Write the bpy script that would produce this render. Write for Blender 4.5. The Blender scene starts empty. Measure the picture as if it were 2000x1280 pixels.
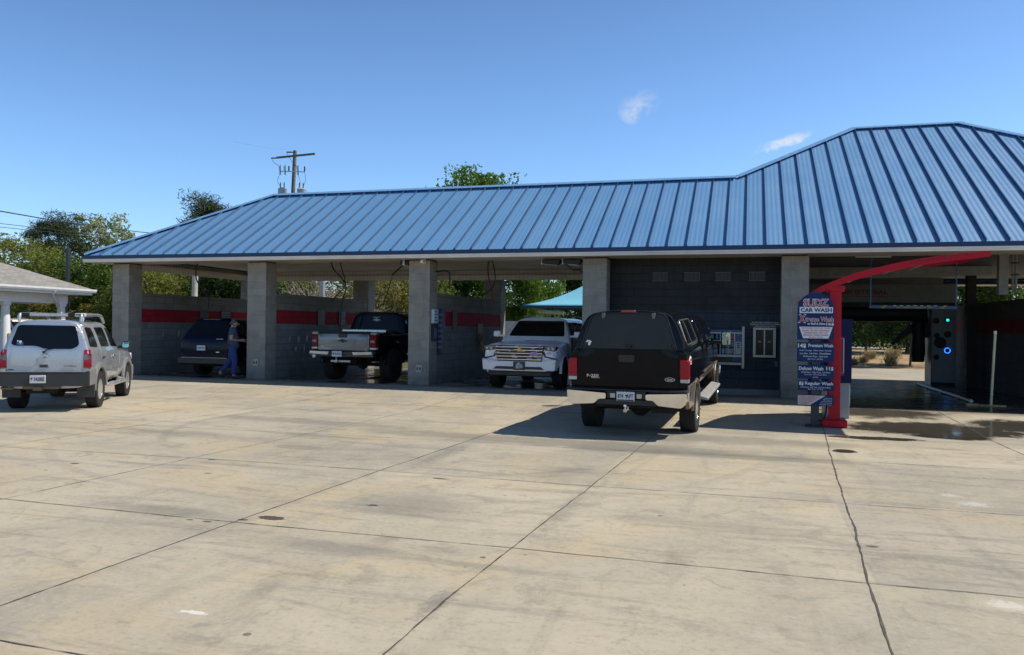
import bpy, bmesh, math, random
from mathutils import Vector, Matrix, noise as mnoise
from mathutils.bvhtree import BVHTree
random.seed(7)
rad = math.radians
S = bpy.context.scene
COL = S.collection

# ---------------------------------------------------------------- camera
PSI, RHO = rad(16.4), rad(0.75)
fw = Vector((-math.sin(PSI), math.cos(PSI), 0))
rt = Vector((math.cos(PSI), math.sin(PSI), 0))
up = Vector((0, 0, 1))
R_ = rt * math.cos(RHO) + up * math.sin(RHO)
U_ = up * math.cos(RHO) - rt * math.sin(RHO)
cd = bpy.data.cameras.new('camera')
cam = bpy.data.objects.new('camera', cd)
COL.objects.link(cam)
cam.matrix_world = Matrix(((R_.x, U_.x, -fw.x, 0), (R_.y, U_.y, -fw.y, -20.2), (R_.z, U_.z, -fw.z, 1.6), (0, 0, 0, 1)))
cd.sensor_width = 36; cd.lens = 1560 / 2000 * 36
cd.clip_end = 3000; cd.clip_start = 0.1
S.camera = cam

# ---------------------------------------------------------------- light
SUNV = Vector((0.76, 0.30, 1.0)).normalized()
sd = bpy.data.lights.new('sun', 'SUN'); sd.energy = 4.9; sd.angle = rad(0.53); sd.color = (1, 0.925, 0.80)
so = bpy.data.objects.new('sun', sd); COL.objects.link(so)
so.rotation_euler = SUNV.to_track_quat('Z', 'Y').to_euler()
so.location = (20, 5, 30)
S.view_settings.view_transform = 'Standard'; S.view_settings.look = 'None'
S.view_settings.exposure = 0.0; S.view_settings.gamma = 1

# ---------------------------------------------------------------- node helper
class NT:
    def __init__(s, tree): s.t = tree; s.N = tree.nodes; s.L = tree.links
    def new(s, typ, **kw):
        n = s.N.new(typ)
        for k, v in kw.items(): setattr(n, k, v)
        return n
    def put(s, sock, v):
        if hasattr(v, 'is_output'): s.L.new(v, sock)
        elif isinstance(v, (tuple, list)) and len(v) == 3 and sock.type == 'RGBA': sock.default_value = (*v, 1)
        else: sock.default_value = v
    def math(s, op, a, b=0.0, c=None, clamp=False):
        n = s.new('ShaderNodeMath', operation=op); n.use_clamp = clamp
        s.put(n.inputs[0], a); s.put(n.inputs[1], b)
        if c is not None: s.put(n.inputs[2], c)
        return n.outputs[0]
    def vm(s, op, a, b=(0, 0, 0), out=0):
        n = s.new('ShaderNodeVectorMath', operation=op)
        s.put(n.inputs[0], a)
        if op == 'SCALE': s.put(n.inputs[3], b)
        else: s.put(n.inputs[1], b)
        return n.outputs['Value'] if op in ('LENGTH', 'DOT_PRODUCT', 'DISTANCE') else n.outputs[0]
    def mix(s, f, a, b, mode='MIX'):
        n = s.new('ShaderNodeMix', data_type='RGBA', blend_type=mode)
        s.put(n.inputs[0], f); s.put(n.inputs[6], a); s.put(n.inputs[7], b)
        return n.outputs[2]
    def noise(s, vec, scale, detail=4, rough=0.55, dist=0.0, out='Fac'):
        n = s.new('ShaderNodeTexNoise'); s.put(n.inputs['Vector'], vec)
        n.inputs['Scale'].default_value = scale; n.inputs['Detail'].default_value = detail
        n.inputs['Roughness'].default_value = rough; n.inputs['Distortion'].default_value = dist
        return n.outputs[out]
    def ramp(s, v, a, b, lo=0.0, hi=1.0, smooth=True):
        n = s.new('ShaderNodeMapRange', interpolation_type='SMOOTHSTEP' if smooth else 'LINEAR')
        s.put(n.inputs[0], v)
        for i, q in enumerate((a, b, lo, hi)): n.inputs[i + 1].default_value = q
        return n.outputs[0]
    def scale(s, vec, sc):
        n = s.new('ShaderNodeMapping'); s.put(n.inputs[0], vec); n.inputs['Scale'].default_value = sc
        return n.outputs[0]
    def obj(s): return s.new('ShaderNodeTexCoord').outputs['Object']
    def bump(s, h, strength=0.3, dist=0.02):
        n = s.new('ShaderNodeBump'); n.inputs['Strength'].default_value = strength
        n.inputs['Distance'].default_value = dist; s.put(n.inputs['Height'], h)
        return n.outputs[0]

def newmat(name):
    m = bpy.data.materials.new(name); m.use_nodes = True
    nt = NT(m.node_tree); b = nt.N['Principled BSDF']
    return m, nt, b

MATS = {}
def pm(name, col, rough=0.5, metal=0.0, var=0.10, scale=6.0, bump=0.0, bscale=60.0, coat=0.0, spec=0.5, emit=None, est=1.0, alpha=1.0, trans=0.0):
    if name in MATS: return MATS[name]
    m, nt, b = newmat(name)
    o = nt.obj()
    f = nt.noise(o, scale, 5, 0.6)
    lo = tuple(c * (1 - var) for c in col); hi = tuple(min(1, c * (1 + var)) for c in col)
    nt.put(b.inputs['Base Color'], nt.mix(nt.ramp(f, 0.3, 0.7), lo, hi))
    nt.put(b.inputs['Roughness'], nt.ramp(f, 0.3, 0.7, max(0.02, rough * 0.85), min(1, rough * 1.15)))
    b.inputs['Metallic'].default_value = metal
    b.inputs['Coat Weight'].default_value = coat; b.inputs['Coat Roughness'].default_value = 0.04
    b.inputs['Specular IOR Level'].default_value = spec
    b.inputs['Transmission Weight'].default_value = trans
    if bump: nt.put(b.inputs['Normal'], nt.bump(nt.noise(o, bscale, 4), bump, 0.01))
    if emit: b.inputs['Emission Color'].default_value = (*emit, 1); b.inputs['Emission Strength'].default_value = est
    MATS[name] = m
    return m

# ---------------------------------------------------------------- world sky with two small clouds
W = bpy.data.worlds.new('World'); S.world = W; W.use_nodes = True
wt = NT(W.node_tree); bg = wt.N['Background']
sky = wt.new('ShaderNodeTexSky', sky_type='NISHITA'); sky.sun_disc = False
sky.sun_elevation = math.asin(SUNV.z); sky.sun_rotation = math.atan2(SUNV.x, SUNV.y)
sky.air_density = 1.0; sky.dust_density = 0.55; sky.ozone_density = 3.0; sky.altitude = 100
dirv = wt.vm('NORMALIZE', wt.new('ShaderNodeTexCoord').outputs['Generated'])
CLOUDS = [((-0.1258, 0.9558, 0.2657), 0.026, 0.017, 0.25, 0.50), ((0.0331, 0.9754, 0.2178), 0.031, 0.0068, 0.25, 1.0)]
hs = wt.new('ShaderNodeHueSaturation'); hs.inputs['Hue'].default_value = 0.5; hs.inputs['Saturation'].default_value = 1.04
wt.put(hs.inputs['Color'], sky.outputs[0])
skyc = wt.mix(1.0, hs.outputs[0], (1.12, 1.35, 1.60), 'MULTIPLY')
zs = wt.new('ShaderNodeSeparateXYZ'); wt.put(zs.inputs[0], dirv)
skyc = wt.mix(1.0, skyc, wt.mix(wt.ramp(zs.outputs[2], 0.10, 0.85), (1, 1, 1), (0.40, 0.355, 0.31)), 'MULTIPLY')      # zenith dimmed and warmed to weaken the sky fill in shadows
wn = wt.noise(dirv, 55, 6, 0.62, 0.3)
wn2 = wt.noise(dirv, 22, 4, 0.6)
for i, (c, ra, rb, tilt, st) in enumerate(CLOUDS):
    d = Vector(c).normalized(); ex = d.cross(up).normalized(); ey = ex.cross(d)
    e1 = ex * math.cos(tilt) + ey * math.sin(tilt); e2 = ey * math.cos(tilt) - ex * math.sin(tilt)
    u = wt.math('DIVIDE', wt.math('SUBTRACT', wt.vm('DOT_PRODUCT', dirv, tuple(e1)), d.dot(e1)), ra)
    v = wt.math('DIVIDE', wt.math('SUBTRACT', wt.vm('DOT_PRODUCT', dirv, tuple(e2)), d.dot(e2)), rb)
    u = wt.math('ADD', u, wt.math('MULTIPLY', wt.math('SUBTRACT', wn2, 0.5), 1.5))
    v = wt.math('ADD', v, wt.math('MULTIPLY', wt.math('SUBTRACT', wn, 0.5), 2.4))
    rr = wt.math('ADD', wt.math('MULTIPLY', u, u), wt.math('MULTIPLY', v, v))
    front = wt.math('GREATER_THAN', wt.vm('DOT_PRODUCT', dirv, tuple(d)), 0.5)
    m = wt.math('MULTIPLY', wt.math('MULTIPLY', wt.ramp(rr, 1.3, 0.0), front), st)
    m = wt.math('MULTIPLY', m, wt.ramp(wn, 0.28, 0.72))
    skyc = wt.mix(m, skyc, (6.4, 6.8, 7.2))
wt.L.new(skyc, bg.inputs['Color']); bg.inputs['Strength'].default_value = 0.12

# ---------------------------------------------------------------- scene helpers
def tag(o, label=None, cat=None, group=None, kind=None):
    if label: o['label'] = label
    if cat: o['category'] = cat
    if group: o['group'] = group
    if kind: o['kind'] = kind
    return o
def thing(name, label, cat, loc=(0, 0, 0), rz=0.0, group=None):
    o = bpy.data.objects.new(name, None); COL.objects.link(o)
    o.location = loc; o.rotation_euler = (0, 0, rz); o.empty_display_size = 0.2
    return tag(o, label, cat, group)
def wparent(o, p):
    """parent while keeping the child's own coordinates in the world"""
    o.parent = p
    o.matrix_parent_inverse = (Matrix.Translation(p.location) @ p.rotation_euler.to_matrix().to_4x4()).inverted()

class MB:
    def __init__(s): s.v = []; s.f = []; s.m = []
    def add(s, vs, fs, mi=0):
        k = len(s.v); s.v += [tuple(q) for q in vs]
        for f in fs: s.f.append([i + k for i in f]); s.m.append(mi)
        return s
    def box(s, x0, x1, y0, y1, z0, z1, mi=0):
        vs = [(x, y, z) for x in (x0, x1) for y in (y0, y1) for z in (z0, z1)]
        return s.add(vs, [(0, 1, 3, 2), (4, 6, 7, 5), (0, 4, 5, 1), (2, 3, 7, 6), (0, 2, 6, 4), (1, 5, 7, 3)], mi)
    def beam(s, a, b, w, h, upv=(0, 0, 1), mi=0):
        a = Vector(a); b = Vector(b); d = (b - a).normalized(); u = Vector(upv)
        x = d.cross(u)
        if x.length < 1e-4: x = d.cross(Vector((0, 1, 0)))
        x.normalize(); u = x.cross(d)
        vs = [p + x * (i * w / 2) + u * (j * h / 2) for p in (a, b) for i in (-1, 1) for j in (-1, 1)]
        return s.add(vs, [(0, 1, 3, 2), (4, 6, 7, 5), (0, 4, 5, 1), (2, 3, 7, 6), (0, 2, 6, 4), (1, 5, 7, 3)], mi)
    def tube(s, pts, r, n=8, mi=0, caps=True):
        pts = [Vector(p) for p in pts]; rs = r if isinstance(r, (list, tuple)) else [r] * len(pts)
        rings = []; prev = None
        for i, p in enumerate(pts):
            d = (pts[min(i + 1, len(pts) - 1)] - pts[max(i - 1, 0)]).normalized()
            x = prev - d * prev.dot(d) if prev else d.cross(Vector((0, 0, 1)) if abs(d.z) < 0.9 else Vector((1, 0, 0)))
            x.normalize(); prev = x; y = d.cross(x)
            rings.append([p + x * (rs[i] * math.cos(2 * math.pi * k / n)) + y * (rs[i] * math.sin(2 * math.pi * k / n)) for k in range(n)])
        vs = [q for rg in rings for q in rg]; fs = []
        for i in range(len(pts) - 1):
            for k in range(n): fs.append((i * n + k, i * n + (k + 1) % n, (i + 1) * n + (k + 1) % n, (i + 1) * n + k))
        if caps: fs.append(tuple(range(n))[::-1]); fs.append(tuple((len(pts) - 1) * n + k for k in range(n)))
        return s.add(vs, fs, mi)
    def prism(s, poly, axis, a, b, mi=0):
        def mk(p, q): return (q, p[0], p[1]) if axis == 'x' else (p[0], q, p[1]) if axis == 'y' else (p[0], p[1], q)
        n = len(poly); vs = [mk(p, a) for p in poly] + [mk(p, b) for p in poly]
        fs = [tuple(range(n)), tuple(range(2 * n - 1, n - 1, -1))] + [(i, i + n, (i + 1) % n + n, (i + 1) % n) for i in range(n)]
        return s.add(vs, fs, mi)
    def lathe(s, prof, c, axis='z', n=24, mi=0):
        """prof: (radius, offset along axis)"""
        c = Vector(c); vs = []
        for r, h in prof:
            for k in range(n):
                a = 2 * math.pi * k / n; u, v = r * math.cos(a), r * math.sin(a)
                vs.append(c + Vector((u, v, h) if axis == 'z' else (h, u, v) if axis == 'x' else (u, h, v)))
        fs = [(i * n + k, i * n + (k + 1) % n, (i + 1) * n + (k + 1) % n, (i + 1) * n + k) for i in range(len(prof) - 1) for k in range(n)]
        if prof[0][0] > 1e-5: fs.append(tuple(range(n)))
        if prof[-1][0] > 1e-5: fs.append(tuple((len(prof) - 1) * n + k for k in range(n)))
        return s.add(vs, fs, mi)
    def build(s, name, mat, parent=None, world=None, bevel=0.0, smooth=None, label=None, seg=2):
        me = bpy.data.meshes.new(name); me.from_pydata(s.v, [], s.f); me.update()
        mats = mat if isinstance(mat, (list, tuple)) else [mat]
        for q in mats: me.materials.append(q)
        if len(mats) > 1: me.polygons.foreach_set('material_index', s.m)
        bm = bmesh.new(); bm.from_mesh(me)
        bmesh.ops.remove_doubles(bm, verts=bm.verts, dist=1e-6)
        bmesh.ops.recalc_face_normals(bm, faces=bm.faces); bm.to_mesh(me); bm.free()
        if smooth is not None or bevel:
            me.shade_smooth(); me.set_sharp_from_angle(angle=rad(smooth or 35))
        o = bpy.data.objects.new(name, me); COL.objects.link(o)
        if bevel:
            b = o.modifiers.new('bevel', 'BEVEL'); b.width = bevel; b.segments = seg; b.limit_method = 'ANGLE'; b.angle_limit = rad(30)
            b.harden_normals = False
        if parent: o.parent = parent
        if world: wparent(o, world)
        if label: o['label'] = label
        return o

def bake(o):
    dg = bpy.context.evaluated_depsgraph_get(); dg.update()
    me = bpy.data.meshes.new_from_object(o.evaluated_get(dg)); o.modifiers.clear(); o.data = me
    return o

def rpoly(poly, r, seg=4):
    """round the corners of a 2-D polygon; r may be a list"""
    out = []; n = len(poly)
    for i in range(n):
        p = Vector(poly[i]); a = Vector(poly[i - 1]); b = Vector(poly[(i + 1) % n])
        rr = r[i] if isinstance(r, (list, tuple)) else r
        da = a - p; db = b - p
        t = min(rr, da.length * 0.48, db.length * 0.48)
        p0 = p + da.normalized() * t; p1 = p + db.normalized() * t
        for k in range(seg + 1):
            u = k / seg
            q = p0 * (1 - u) ** 2 + p * (2 * u * (1 - u)) + p1 * u * u
            out.append((q.x, q.y))
    return out

_fc = {}
def text(parent, s, mat, loc, w=None, h=None, size=0.1, rot=(90, 0, 0), bold=0.0, align='CENTER', name='lettering', world=None, extr=0.002, shear=0.0):
    cu = bpy.data.curves.new(name, 'FONT'); cu.body = s; cu.size = size; cu.align_x = align; cu.align_y = 'CENTER'
    cu.extrude = extr; cu.offset = bold * size; cu.resolution_u = 2; cu.shear = shear
    t = bpy.data.objects.new(name, cu); COL.objects.link(t)
    dg = bpy.context.evaluated_depsgraph_get(); dg.update()
    me = bpy.data.meshes.new_from_object(t.evaluated_get(dg)); bpy.data.objects.remove(t)
    xs = [v.co.x for v in me.vertices]; ys = [v.co.y for v in me.vertices]
    cx, cy = (min(xs) + max(xs)) / 2, (min(ys) + max(ys)) / 2
    fx = w / (max(xs) - min(xs)) if w else 1; fy = h / (max(ys) - min(ys)) if h else (fx if w else 1)
    if not w and h: fx = fy
    for v in me.vertices:
        v.co.x = (v.co.x - (cx if align == 'CENTER' else min(xs) if align == 'LEFT' else max(xs))) * fx; v.co.y = (v.co.y - cy) * fy
    me.materials.clear(); me.materials.append(mat)
    o = bpy.data.objects.new(name, me); COL.objects.link(o)
    o.location = loc; o.rotation_euler = [rad(a) for a in rot]
    if parent: o.parent = parent
    if world: wparent(o, world)
    return o

def dup(root, loc=None, rz=None, label=None, group=None):
    def cp(o, par):
        c = o.copy(); COL.objects.link(c)
        if par: c.parent = par
        for ch in o.children: cp(ch, c)
        return c
    c = cp(root, None)
    if loc is not None: c.location = loc
    if rz is not None: c.rotation_euler = (0, 0, rz)
    if label: c['label'] = label
    if group: c['group'] = group
    return c

def sm(t):
    t = max(0, min(1, t)); return t * t * (3 - 2 * t)
def gz(x, y):
    z = 0.0
    if y < -0.6: z -= (0.10 + 0.10 * max(0, min(1, (x + 12) / 10))) * sm((-y - 0.6) / 4.5)
    if y > 1 and x > 1: z -= 0.22 * max(0, min(1, (y - 1) / 12))
    elif y > 7.5: z -= 0.22 * max(0, min(1, (y - 7.5) / 6))
    return z
# ================================================================ ground
def concrete_mat():
    m, nt, b = newmat('stained_concrete'); o = nt.obj()
    big = nt.noise(o, 0.33, 7, 0.62, 0.6); mid = nt.noise(o, 2.3, 10, 0.74, 0.9); fine = nt.noise(o, 22, 6, 0.72)
    grain = nt.noise(o, 150, 2, 0.6)
    streak = nt.noise(nt.scale(o, (0.16, 1.1, 1)), 2.2, 9, 0.70, 1.1)
    drive = nt.noise(nt.scale(o, (1.3, 0.18, 1)), 1.5, 9, 0.70, 0.8)
    warm = nt.noise(nt.vm('ADD', o, (31, 7, 0)), 0.42, 6, 0.6, 0.5)
    c = nt.mix(nt.ramp(big, 0.38, 0.62), (0.378, 0.343, 0.272), (0.505, 0.447, 0.342))
    c = nt.mix(nt.math('MULTIPLY', nt.ramp(warm, 0.49, 0.64), 0.68), c, (0.52, 0.43, 0.28))
    c = nt.mix(nt.math('MULTIPLY', nt.ramp(streak, 0.50, 0.68), 0.58), c, (0.20, 0.19, 0.165))
    c = nt.mix(nt.math('MULTIPLY', nt.ramp(drive, 0.52, 0.74), 0.42), c, (0.21, 0.196, 0.165))
    c = nt.mix(nt.math('MULTIPLY', nt.ramp(mid, 0.52, 0.64), 0.50), c, (0.25, 0.228, 0.18))
    c = nt.mix(nt.math('MULTIPLY', nt.ramp(mid, 0.46, 0.35), 0.50), c, (0.49, 0.44, 0.36))
    c = nt.mix(nt.math('MULTIPLY', nt.ramp(fine, 0.50, 0.70), 0.45), c, (0.24, 0.22, 0.19))
    c = nt.mix(nt.math('MULTIPLY', nt.ramp(fine, 0.47, 0.32), 0.45), c, (0.52, 0.47, 0.39))
    speck = nt.math('MULTIPLY', nt.ramp(nt.noise(o, 70, 2, 0.5), 0.66, 0.74), nt.ramp(mid, 0.42, 0.6))
    c = nt.mix(nt.math('MULTIPLY', speck, 0.30), c, (0.72, 0.69, 0.62))
    c = nt.mix(nt.math('MULTIPLY', nt.ramp(grain, 0.3, 0.7), 0.25), c, (0.26, 0.24, 0.21))
    # stains that have a shape of their own
    wob = nt.vm('SCALE', nt.vm('SUBTRACT', nt.noise(o, 2.6, 5, 0.65, 0.0, 'Color'), (0.5, 0.5, 0.5)), 1.0)
    wob2 = nt.vm('SUBTRACT', nt.noise(o, 17, 5, 0.7, 0.0, 'Color'), (0.5, 0.5, 0.5))
    def blob(cx, cy, rx, ry, wk=0.5, soft=0.5, hard=0.9):
        p = nt.vm('SUBTRACT', o, (cx, cy, 0)); p = nt.vm('MULTIPLY', p, (1 / rx, 1 / ry, 0))
        p = nt.vm('ADD', p, nt.vm('MULTIPLY', nt.vm('SCALE', wob2 if rx < .5 else wob, wk * 2.2 if rx < .5 else wk), (1, 1, 0)))
        return nt.math('MULTIPLY', nt.ramp(nt.vm('LENGTH', p), 1.0, 1.0 - soft), hard)
    grey = (0.17, 0.163, 0.143)
    for a in [(-3.0, -8.0, 4.6, 0.62, 0.9, 0.6, .62), (-0.3, -8.35, 2.6, 0.35, 0.9, 0.6, .6), (-7.5, -7.4, 3.2, 0.55, 1.2, .8, .5),
              (-0.3, -6.6, 3.0, 0.7, 1.0, .7, .5), (-3.1, -14.45, 1.1, 0.25, 1.1, .9, .5), (-5.3, -13.9, 1.1, .3, 1.2, .8, .5), (-3.2, -12.8, .9, .7, 1.2, .9, .42),
              (-1.92, -15.35, 0.13, 0.42, 1.0, .8, .6), (-2.1, -10.4, .7, .8, 1.3, .9, .4), (-8.5, -9.6, 2.6, .5, 1.2, .9, .42),
              (-6.4, -8.9, 1.6, .16, 1.2, .8, .5), (1.2, -6.6, .9, .5, 1.0, .8, .35), (-0.2, -12.6, .9, .5, 1.4, .9, .28), (-4.05, -9.6, .22, 1.9, .9, .9, .5), (-1.7, -12.4, .16, 1.5, .9, .9, .4)]:
        c = nt.mix(blob(*a), c, grey)
    for a in [(-4.17, -13.78, 0.14, 0.075, .55, .12, .93), (-4.37, -13.93, .055, .03, .6, .2, .9), (-3.55, -12.97, 0.07, 0.045, .8, .3, .9), (-3.44, -11.43, 0.11, 0.045, .8, .3, .85),
              (-4.62, -14.1, .05, .03, .6, .3, .8), (-4.8, -14.1, .04, .025, .6, .3, .8), (-6.6, -11.4, .05, .05, .8, .3, .8), (1.03, -12.9, .06, .04, .8, .3, .8), (-7.9, -12.3, .06, .05, .6, .3, .8), (-6.05, -12.2, .05, .03, .6, .3, .7)]:
        c = nt.mix(blob(*a), c, (0.055, 0.05, 0.045))
    c = nt.mix(blob(-6.14, -10.06, 0.42, 0.2, .25, .12, .55), c, (0.24, 0.21, 0.17))
    for a in [(-3.25, -16.01, 0.11, 0.028, 1.3, .4, .8), (2.31, -10.74, .24, .18, 1.2, .7, .40), (2.2, -10.3, .16, .12, 1.2, .7, .35), (1.68, -14.18, .15, .12, 1.1, .6, .45)]:
        c = nt.mix(blob(*a), c, (0.70, 0.68, 0.63))
    sep = nt.new('ShaderNodeSeparateXYZ'); nt.put(sep.inputs[0], o)
    x, y = sep.outputs[0], sep.outputs[1]
    # old tyre arcs, slab-to-slab tone and grit
    for (cx, cy, R, w_, st) in [(-5.2, -7.6, 4.1, .10, .34), (-5.2, -7.6, 5.55, .11, .30), (1.6, -15.6, 3.3, .09, .26), (1.6, -15.6, 4.7, .10, .28), (-9.5, -14.5, 6.0, .12, .28), (-1.0, -19.0, 6.4, .11, .22)]:
        p = nt.vm('MULTIPLY', nt.vm('SUBTRACT', o, (cx, cy, 0)), (1, 1, 0))
        d = nt.math('ABSOLUTE', nt.math('SUBTRACT', nt.math('ADD', nt.vm('LENGTH', p), nt.math('MULTIPLY', nt.math('SUBTRACT', mid, .5), .10)), R))
        c = nt.mix(nt.math('MULTIPLY', nt.math('MULTIPLY', nt.ramp(d, w_, w_ * .35), nt.ramp(big, .42, .62)), st * .6), c, (.14, .135, .125))
    cell = nt.new('ShaderNodeCombineXYZ')
    nt.put(cell.inputs[0], nt.math('FLOOR', nt.math('DIVIDE', nt.math('ADD', x, 4.25), 2.58))); nt.put(cell.inputs[1], nt.math('FLOOR', nt.math('DIVIDE', nt.math('ADD', y, 14.0), 2.8)))
    wn_ = nt.new('ShaderNodeTexWhiteNoise'); wn_.noise_dimensions = '2D'; nt.put(wn_.inputs['Vector'], cell.outputs[0])
    c = nt.mix(1.0, c, nt.mix(wn_.outputs['Value'], (.91, .915, .93), (1.06, 1.05, 1.02)), 'MULTIPLY')
    vo = nt.new('ShaderNodeTexVoronoi'); nt.put(vo.inputs['Vector'], nt.vm('MULTIPLY', o, (1, 1, 0))); vo.inputs['Scale'].default_value = 2.6
    sc_ = nt.new('ShaderNodeSeparateColor'); nt.put(sc_.inputs[0], vo.outputs['Color'])
    grit = nt.math('MULTIPLY', nt.ramp(nt.math('SUBTRACT', vo.outputs['Distance'], nt.math('MULTIPLY', sc_.outputs[1], .05)), .03, .015), nt.math('GREATER_THAN', sc_.outputs[0], .55))
    c = nt.mix(nt.math('MULTIPLY', grit, .75), c, (.10, .09, .072))
    # darker grey floor inside the bays, and wetness
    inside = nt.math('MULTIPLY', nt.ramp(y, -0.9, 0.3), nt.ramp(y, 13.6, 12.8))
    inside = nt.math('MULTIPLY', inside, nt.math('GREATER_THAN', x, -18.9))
    wetn = nt.noise(o, 0.85, 5, 0.6, 0.6)
    auto = nt.math('MULTIPLY', nt.math('MULTIPLY', nt.ramp(x, 1.2, 1.7), nt.ramp(y, -2.3, -1.3)), nt.ramp(y, 13.7, 12.9))
    pud = None
    for a in [(3.3, -4.0, 1.9, 0.95, 1.1, .35, 1), (2.1, -5.45, 0.85, .28, 1.1, .3, 1), (3.4, -4.7, .75, .5, .9, .3, 1), (2.6, -2.2, 1.6, 1.0, 1.2, .5, .9), (4.9, -3.2, 1.0, .8, 1.1, .4, 1), (1.43, -7.25, .20, .14, .3, .2, .9)]:
        q = blob(*a); pud = q if pud is None else nt.math('MAXIMUM', pud, q)
    wet = nt.math('MAXIMUM', nt.math('MAXIMUM', pud, nt.math('MULTIPLY', auto, nt.ramp(wetn, 0.30, 0.48, .75, 1))),
                  nt.math('MULTIPLY', inside, nt.ramp(wetn, 0.42, 0.56, .25, 1.0)))
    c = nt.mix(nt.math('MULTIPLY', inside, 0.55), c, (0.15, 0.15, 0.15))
    c = nt.mix(nt.math('MULTIPLY', wet, 0.94), c, nt.mix(0.93, c, (0.022, 0.022, 0.02)))
    nt.put(b.inputs['Base Color'], c)
    nt.put(b.inputs['Roughness'], nt.math('ADD', nt.math('MULTIPLY', wet, nt.math('ADD', nt.ramp(wetn, .35, .65, -.86, -.78), nt.math('MULTIPLY', auto, nt.ramp(streak, .35, .65, .02, .20)))), nt.ramp(fine, .3, .7, .90, .94)))
    h = nt.math('MULTIPLY', nt.math('ADD', nt.math('MULTIPLY', grain, .5), fine), nt.math('SUBTRACT', 1.0, wet))
    nt.put(b.inputs['Normal'], nt.bump(h, 0.35, 0.004))
    nt.put(b.inputs['Specular IOR Level'], nt.ramp(wet, 0, 1, .25, .6))
    return m
CONC = concrete_mat()

def sheet(name, xs, ys, zf, mat, kind='structure'):
    mb = MB(); n = len(ys)
    vs = [(x, y, zf(x, y)) for x in xs for y in ys]
    fs = [(i * n + j, (i + 1) * n + j, (i + 1) * n + j + 1, i * n + j + 1) for i in range(len(xs) - 1) for j in range(n - 1)]
    mb.add(vs, fs)
    o = mb.build(name, mat, smooth=60); tag(o, kind=kind)
    return o
def fr(a, b, s):
    n = max(1, round((b - a) / s)); return [a + (b - a) * i / n for i in range(n + 1)]

def dirt_mat(name, c1, c2, c3, sc=0.5):
    m, nt, b = newmat(name); o = nt.obj()
    c = nt.mix(nt.ramp(nt.noise(o, sc, 6, .6), .35, .65), c1, c2)
    c = nt.mix(nt.math('MULTIPLY', nt.ramp(nt.noise(o, sc * 9, 6, .7), .45, .7), .8), c, c3)
    nt.put(b.inputs['Base Color'], c); b.inputs['Roughness'].default_value = 1
    nt.put(b.inputs['Normal'], nt.bump(nt.noise(o, sc * 20, 5, .7), .8, .06)); b.inputs['Specular IOR Level'].default_value = .1
    return m
GRASSY = dirt_mat('rough_grass', (0.10, 0.11, 0.045), (0.16, 0.15, 0.06), (0.07, 0.075, 0.03))
SAND = dirt_mat('sandy_mulch', (0.46, 0.34, 0.20), (0.34, 0.24, 0.14), (0.22, 0.15, 0.09), .7)
ASPH = dirt_mat('asphalt', (0.075, 0.075, 0.078), (0.06, 0.06, 0.062), (0.095, 0.094, 0.092), 1.5)
sheet('ground', fr(-600, 600, 150), fr(-60, 900, 120), lambda x, y: -0.34, GRASSY)
sheet('concrete_lot', fr(-25, 30, 0.5), fr(-40, 11.5, 0.5), lambda x, y: gz(x, y), CONC)
sheet('rear_concrete', fr(-12, 30, 0.5), fr(11.5, 23.5, 0.5), lambda x, y: gz(x, y), CONC)
sheet('drive', [-60, -42, -25.25], fr(-40, 12, 13), lambda x, y: -0.20, ASPH)
k = MB(); k.box(-25.25, -25, -20, 11.5, -0.34, 0.02); tag(k.build('kerb', pm('kerb_concrete', (.5, .48, .43), .9), bevel=.02), kind='structure')
sheet('planting_bed', fr(-9, 30, 1.0), fr(23.5, 56, 1.0), lambda x, y: -0.24 + 0.28 * sm((y - 23.5) / 6) + 0.10 * mnoise.noise(Vector((x * .6, y * .6, 0))), SAND)
sheet('road', [-60, -8, 60], [76, 92], lambda x, y: -0.2, pm('pale_road', (.34, .33, .30), .9))

# joints between the slabs (sunken sealant strips with a dirty edge)
JM = pm('joint_sealant', (0.085, 0.075, 0.060), .9, var=.45, scale=9)
jm = MB()
def joint(pts, w, wob=0.0):
    P = []
    for (x0, y0), (x1, y1) in zip(pts, pts[1:]):
        n = max(2, int(math.hypot(x1 - x0, y1 - y0) / 0.09))
        P += [(x0 + (x1 - x0) * i / n, y0 + (y1 - y0) * i / n) for i in range(n)]
    P.append(pts[-1])
    horiz = abs(pts[-1][0] - pts[0][0]) > abs(pts[-1][1] - pts[0][1])
    vs = []
    for i, (x, y) in enumerate(P):
        o_ = wob * mnoise.noise(Vector((x * 1.7, y * 1.7, 3))) + .35 * w * mnoise.noise(Vector((x * 9, y * 9, 1))); ww = w * (0.75 + 0.55 * mnoise.noise(Vector((x * 3, y * 3, 9))) + 0.55 * mnoise.noise(Vector((x * 13, y * 13, 5))))
        for s_ in (-1, 1):
            xx, yy = (x, y + o_ + s_ * ww / 2) if horiz else (x + o_ + s_ * ww / 2, y)
            vs.append((xx, yy, gz(xx, yy) + 0.004))
    jm.add(vs, [(2 * i, 2 * i + 1, 2 * i + 3, 2 * i + 2) for i in range(len(P) - 1)])
joint([(-16, -14.3), (-7.02, -14.08), (-4.39, -14.04), (-1.82, -13.94), (0.86, -13.98), (9, -13.93)], .013, .015)
joint([(-20, -12.1), (-9.78, -11.7), (-6.3, -11.35), (-4.3, -11.25), (-1.66, -11.18), (1.01, -11.18), (9, -11.1)], .012, .015)
joint([(-22, -10.1), (-12.3, -9.4), (-6.43, -8.73), (-4.2, -8.55), (-1.49, -8.38), (1.16, -8.23), (9, -8.0)], .013, .02)
joint([(-12, -16.75), (-3.3, -16.73), (-1.9, -16.7), (0.8, -16.7), (8, -16.7)], .014, .012)
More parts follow.
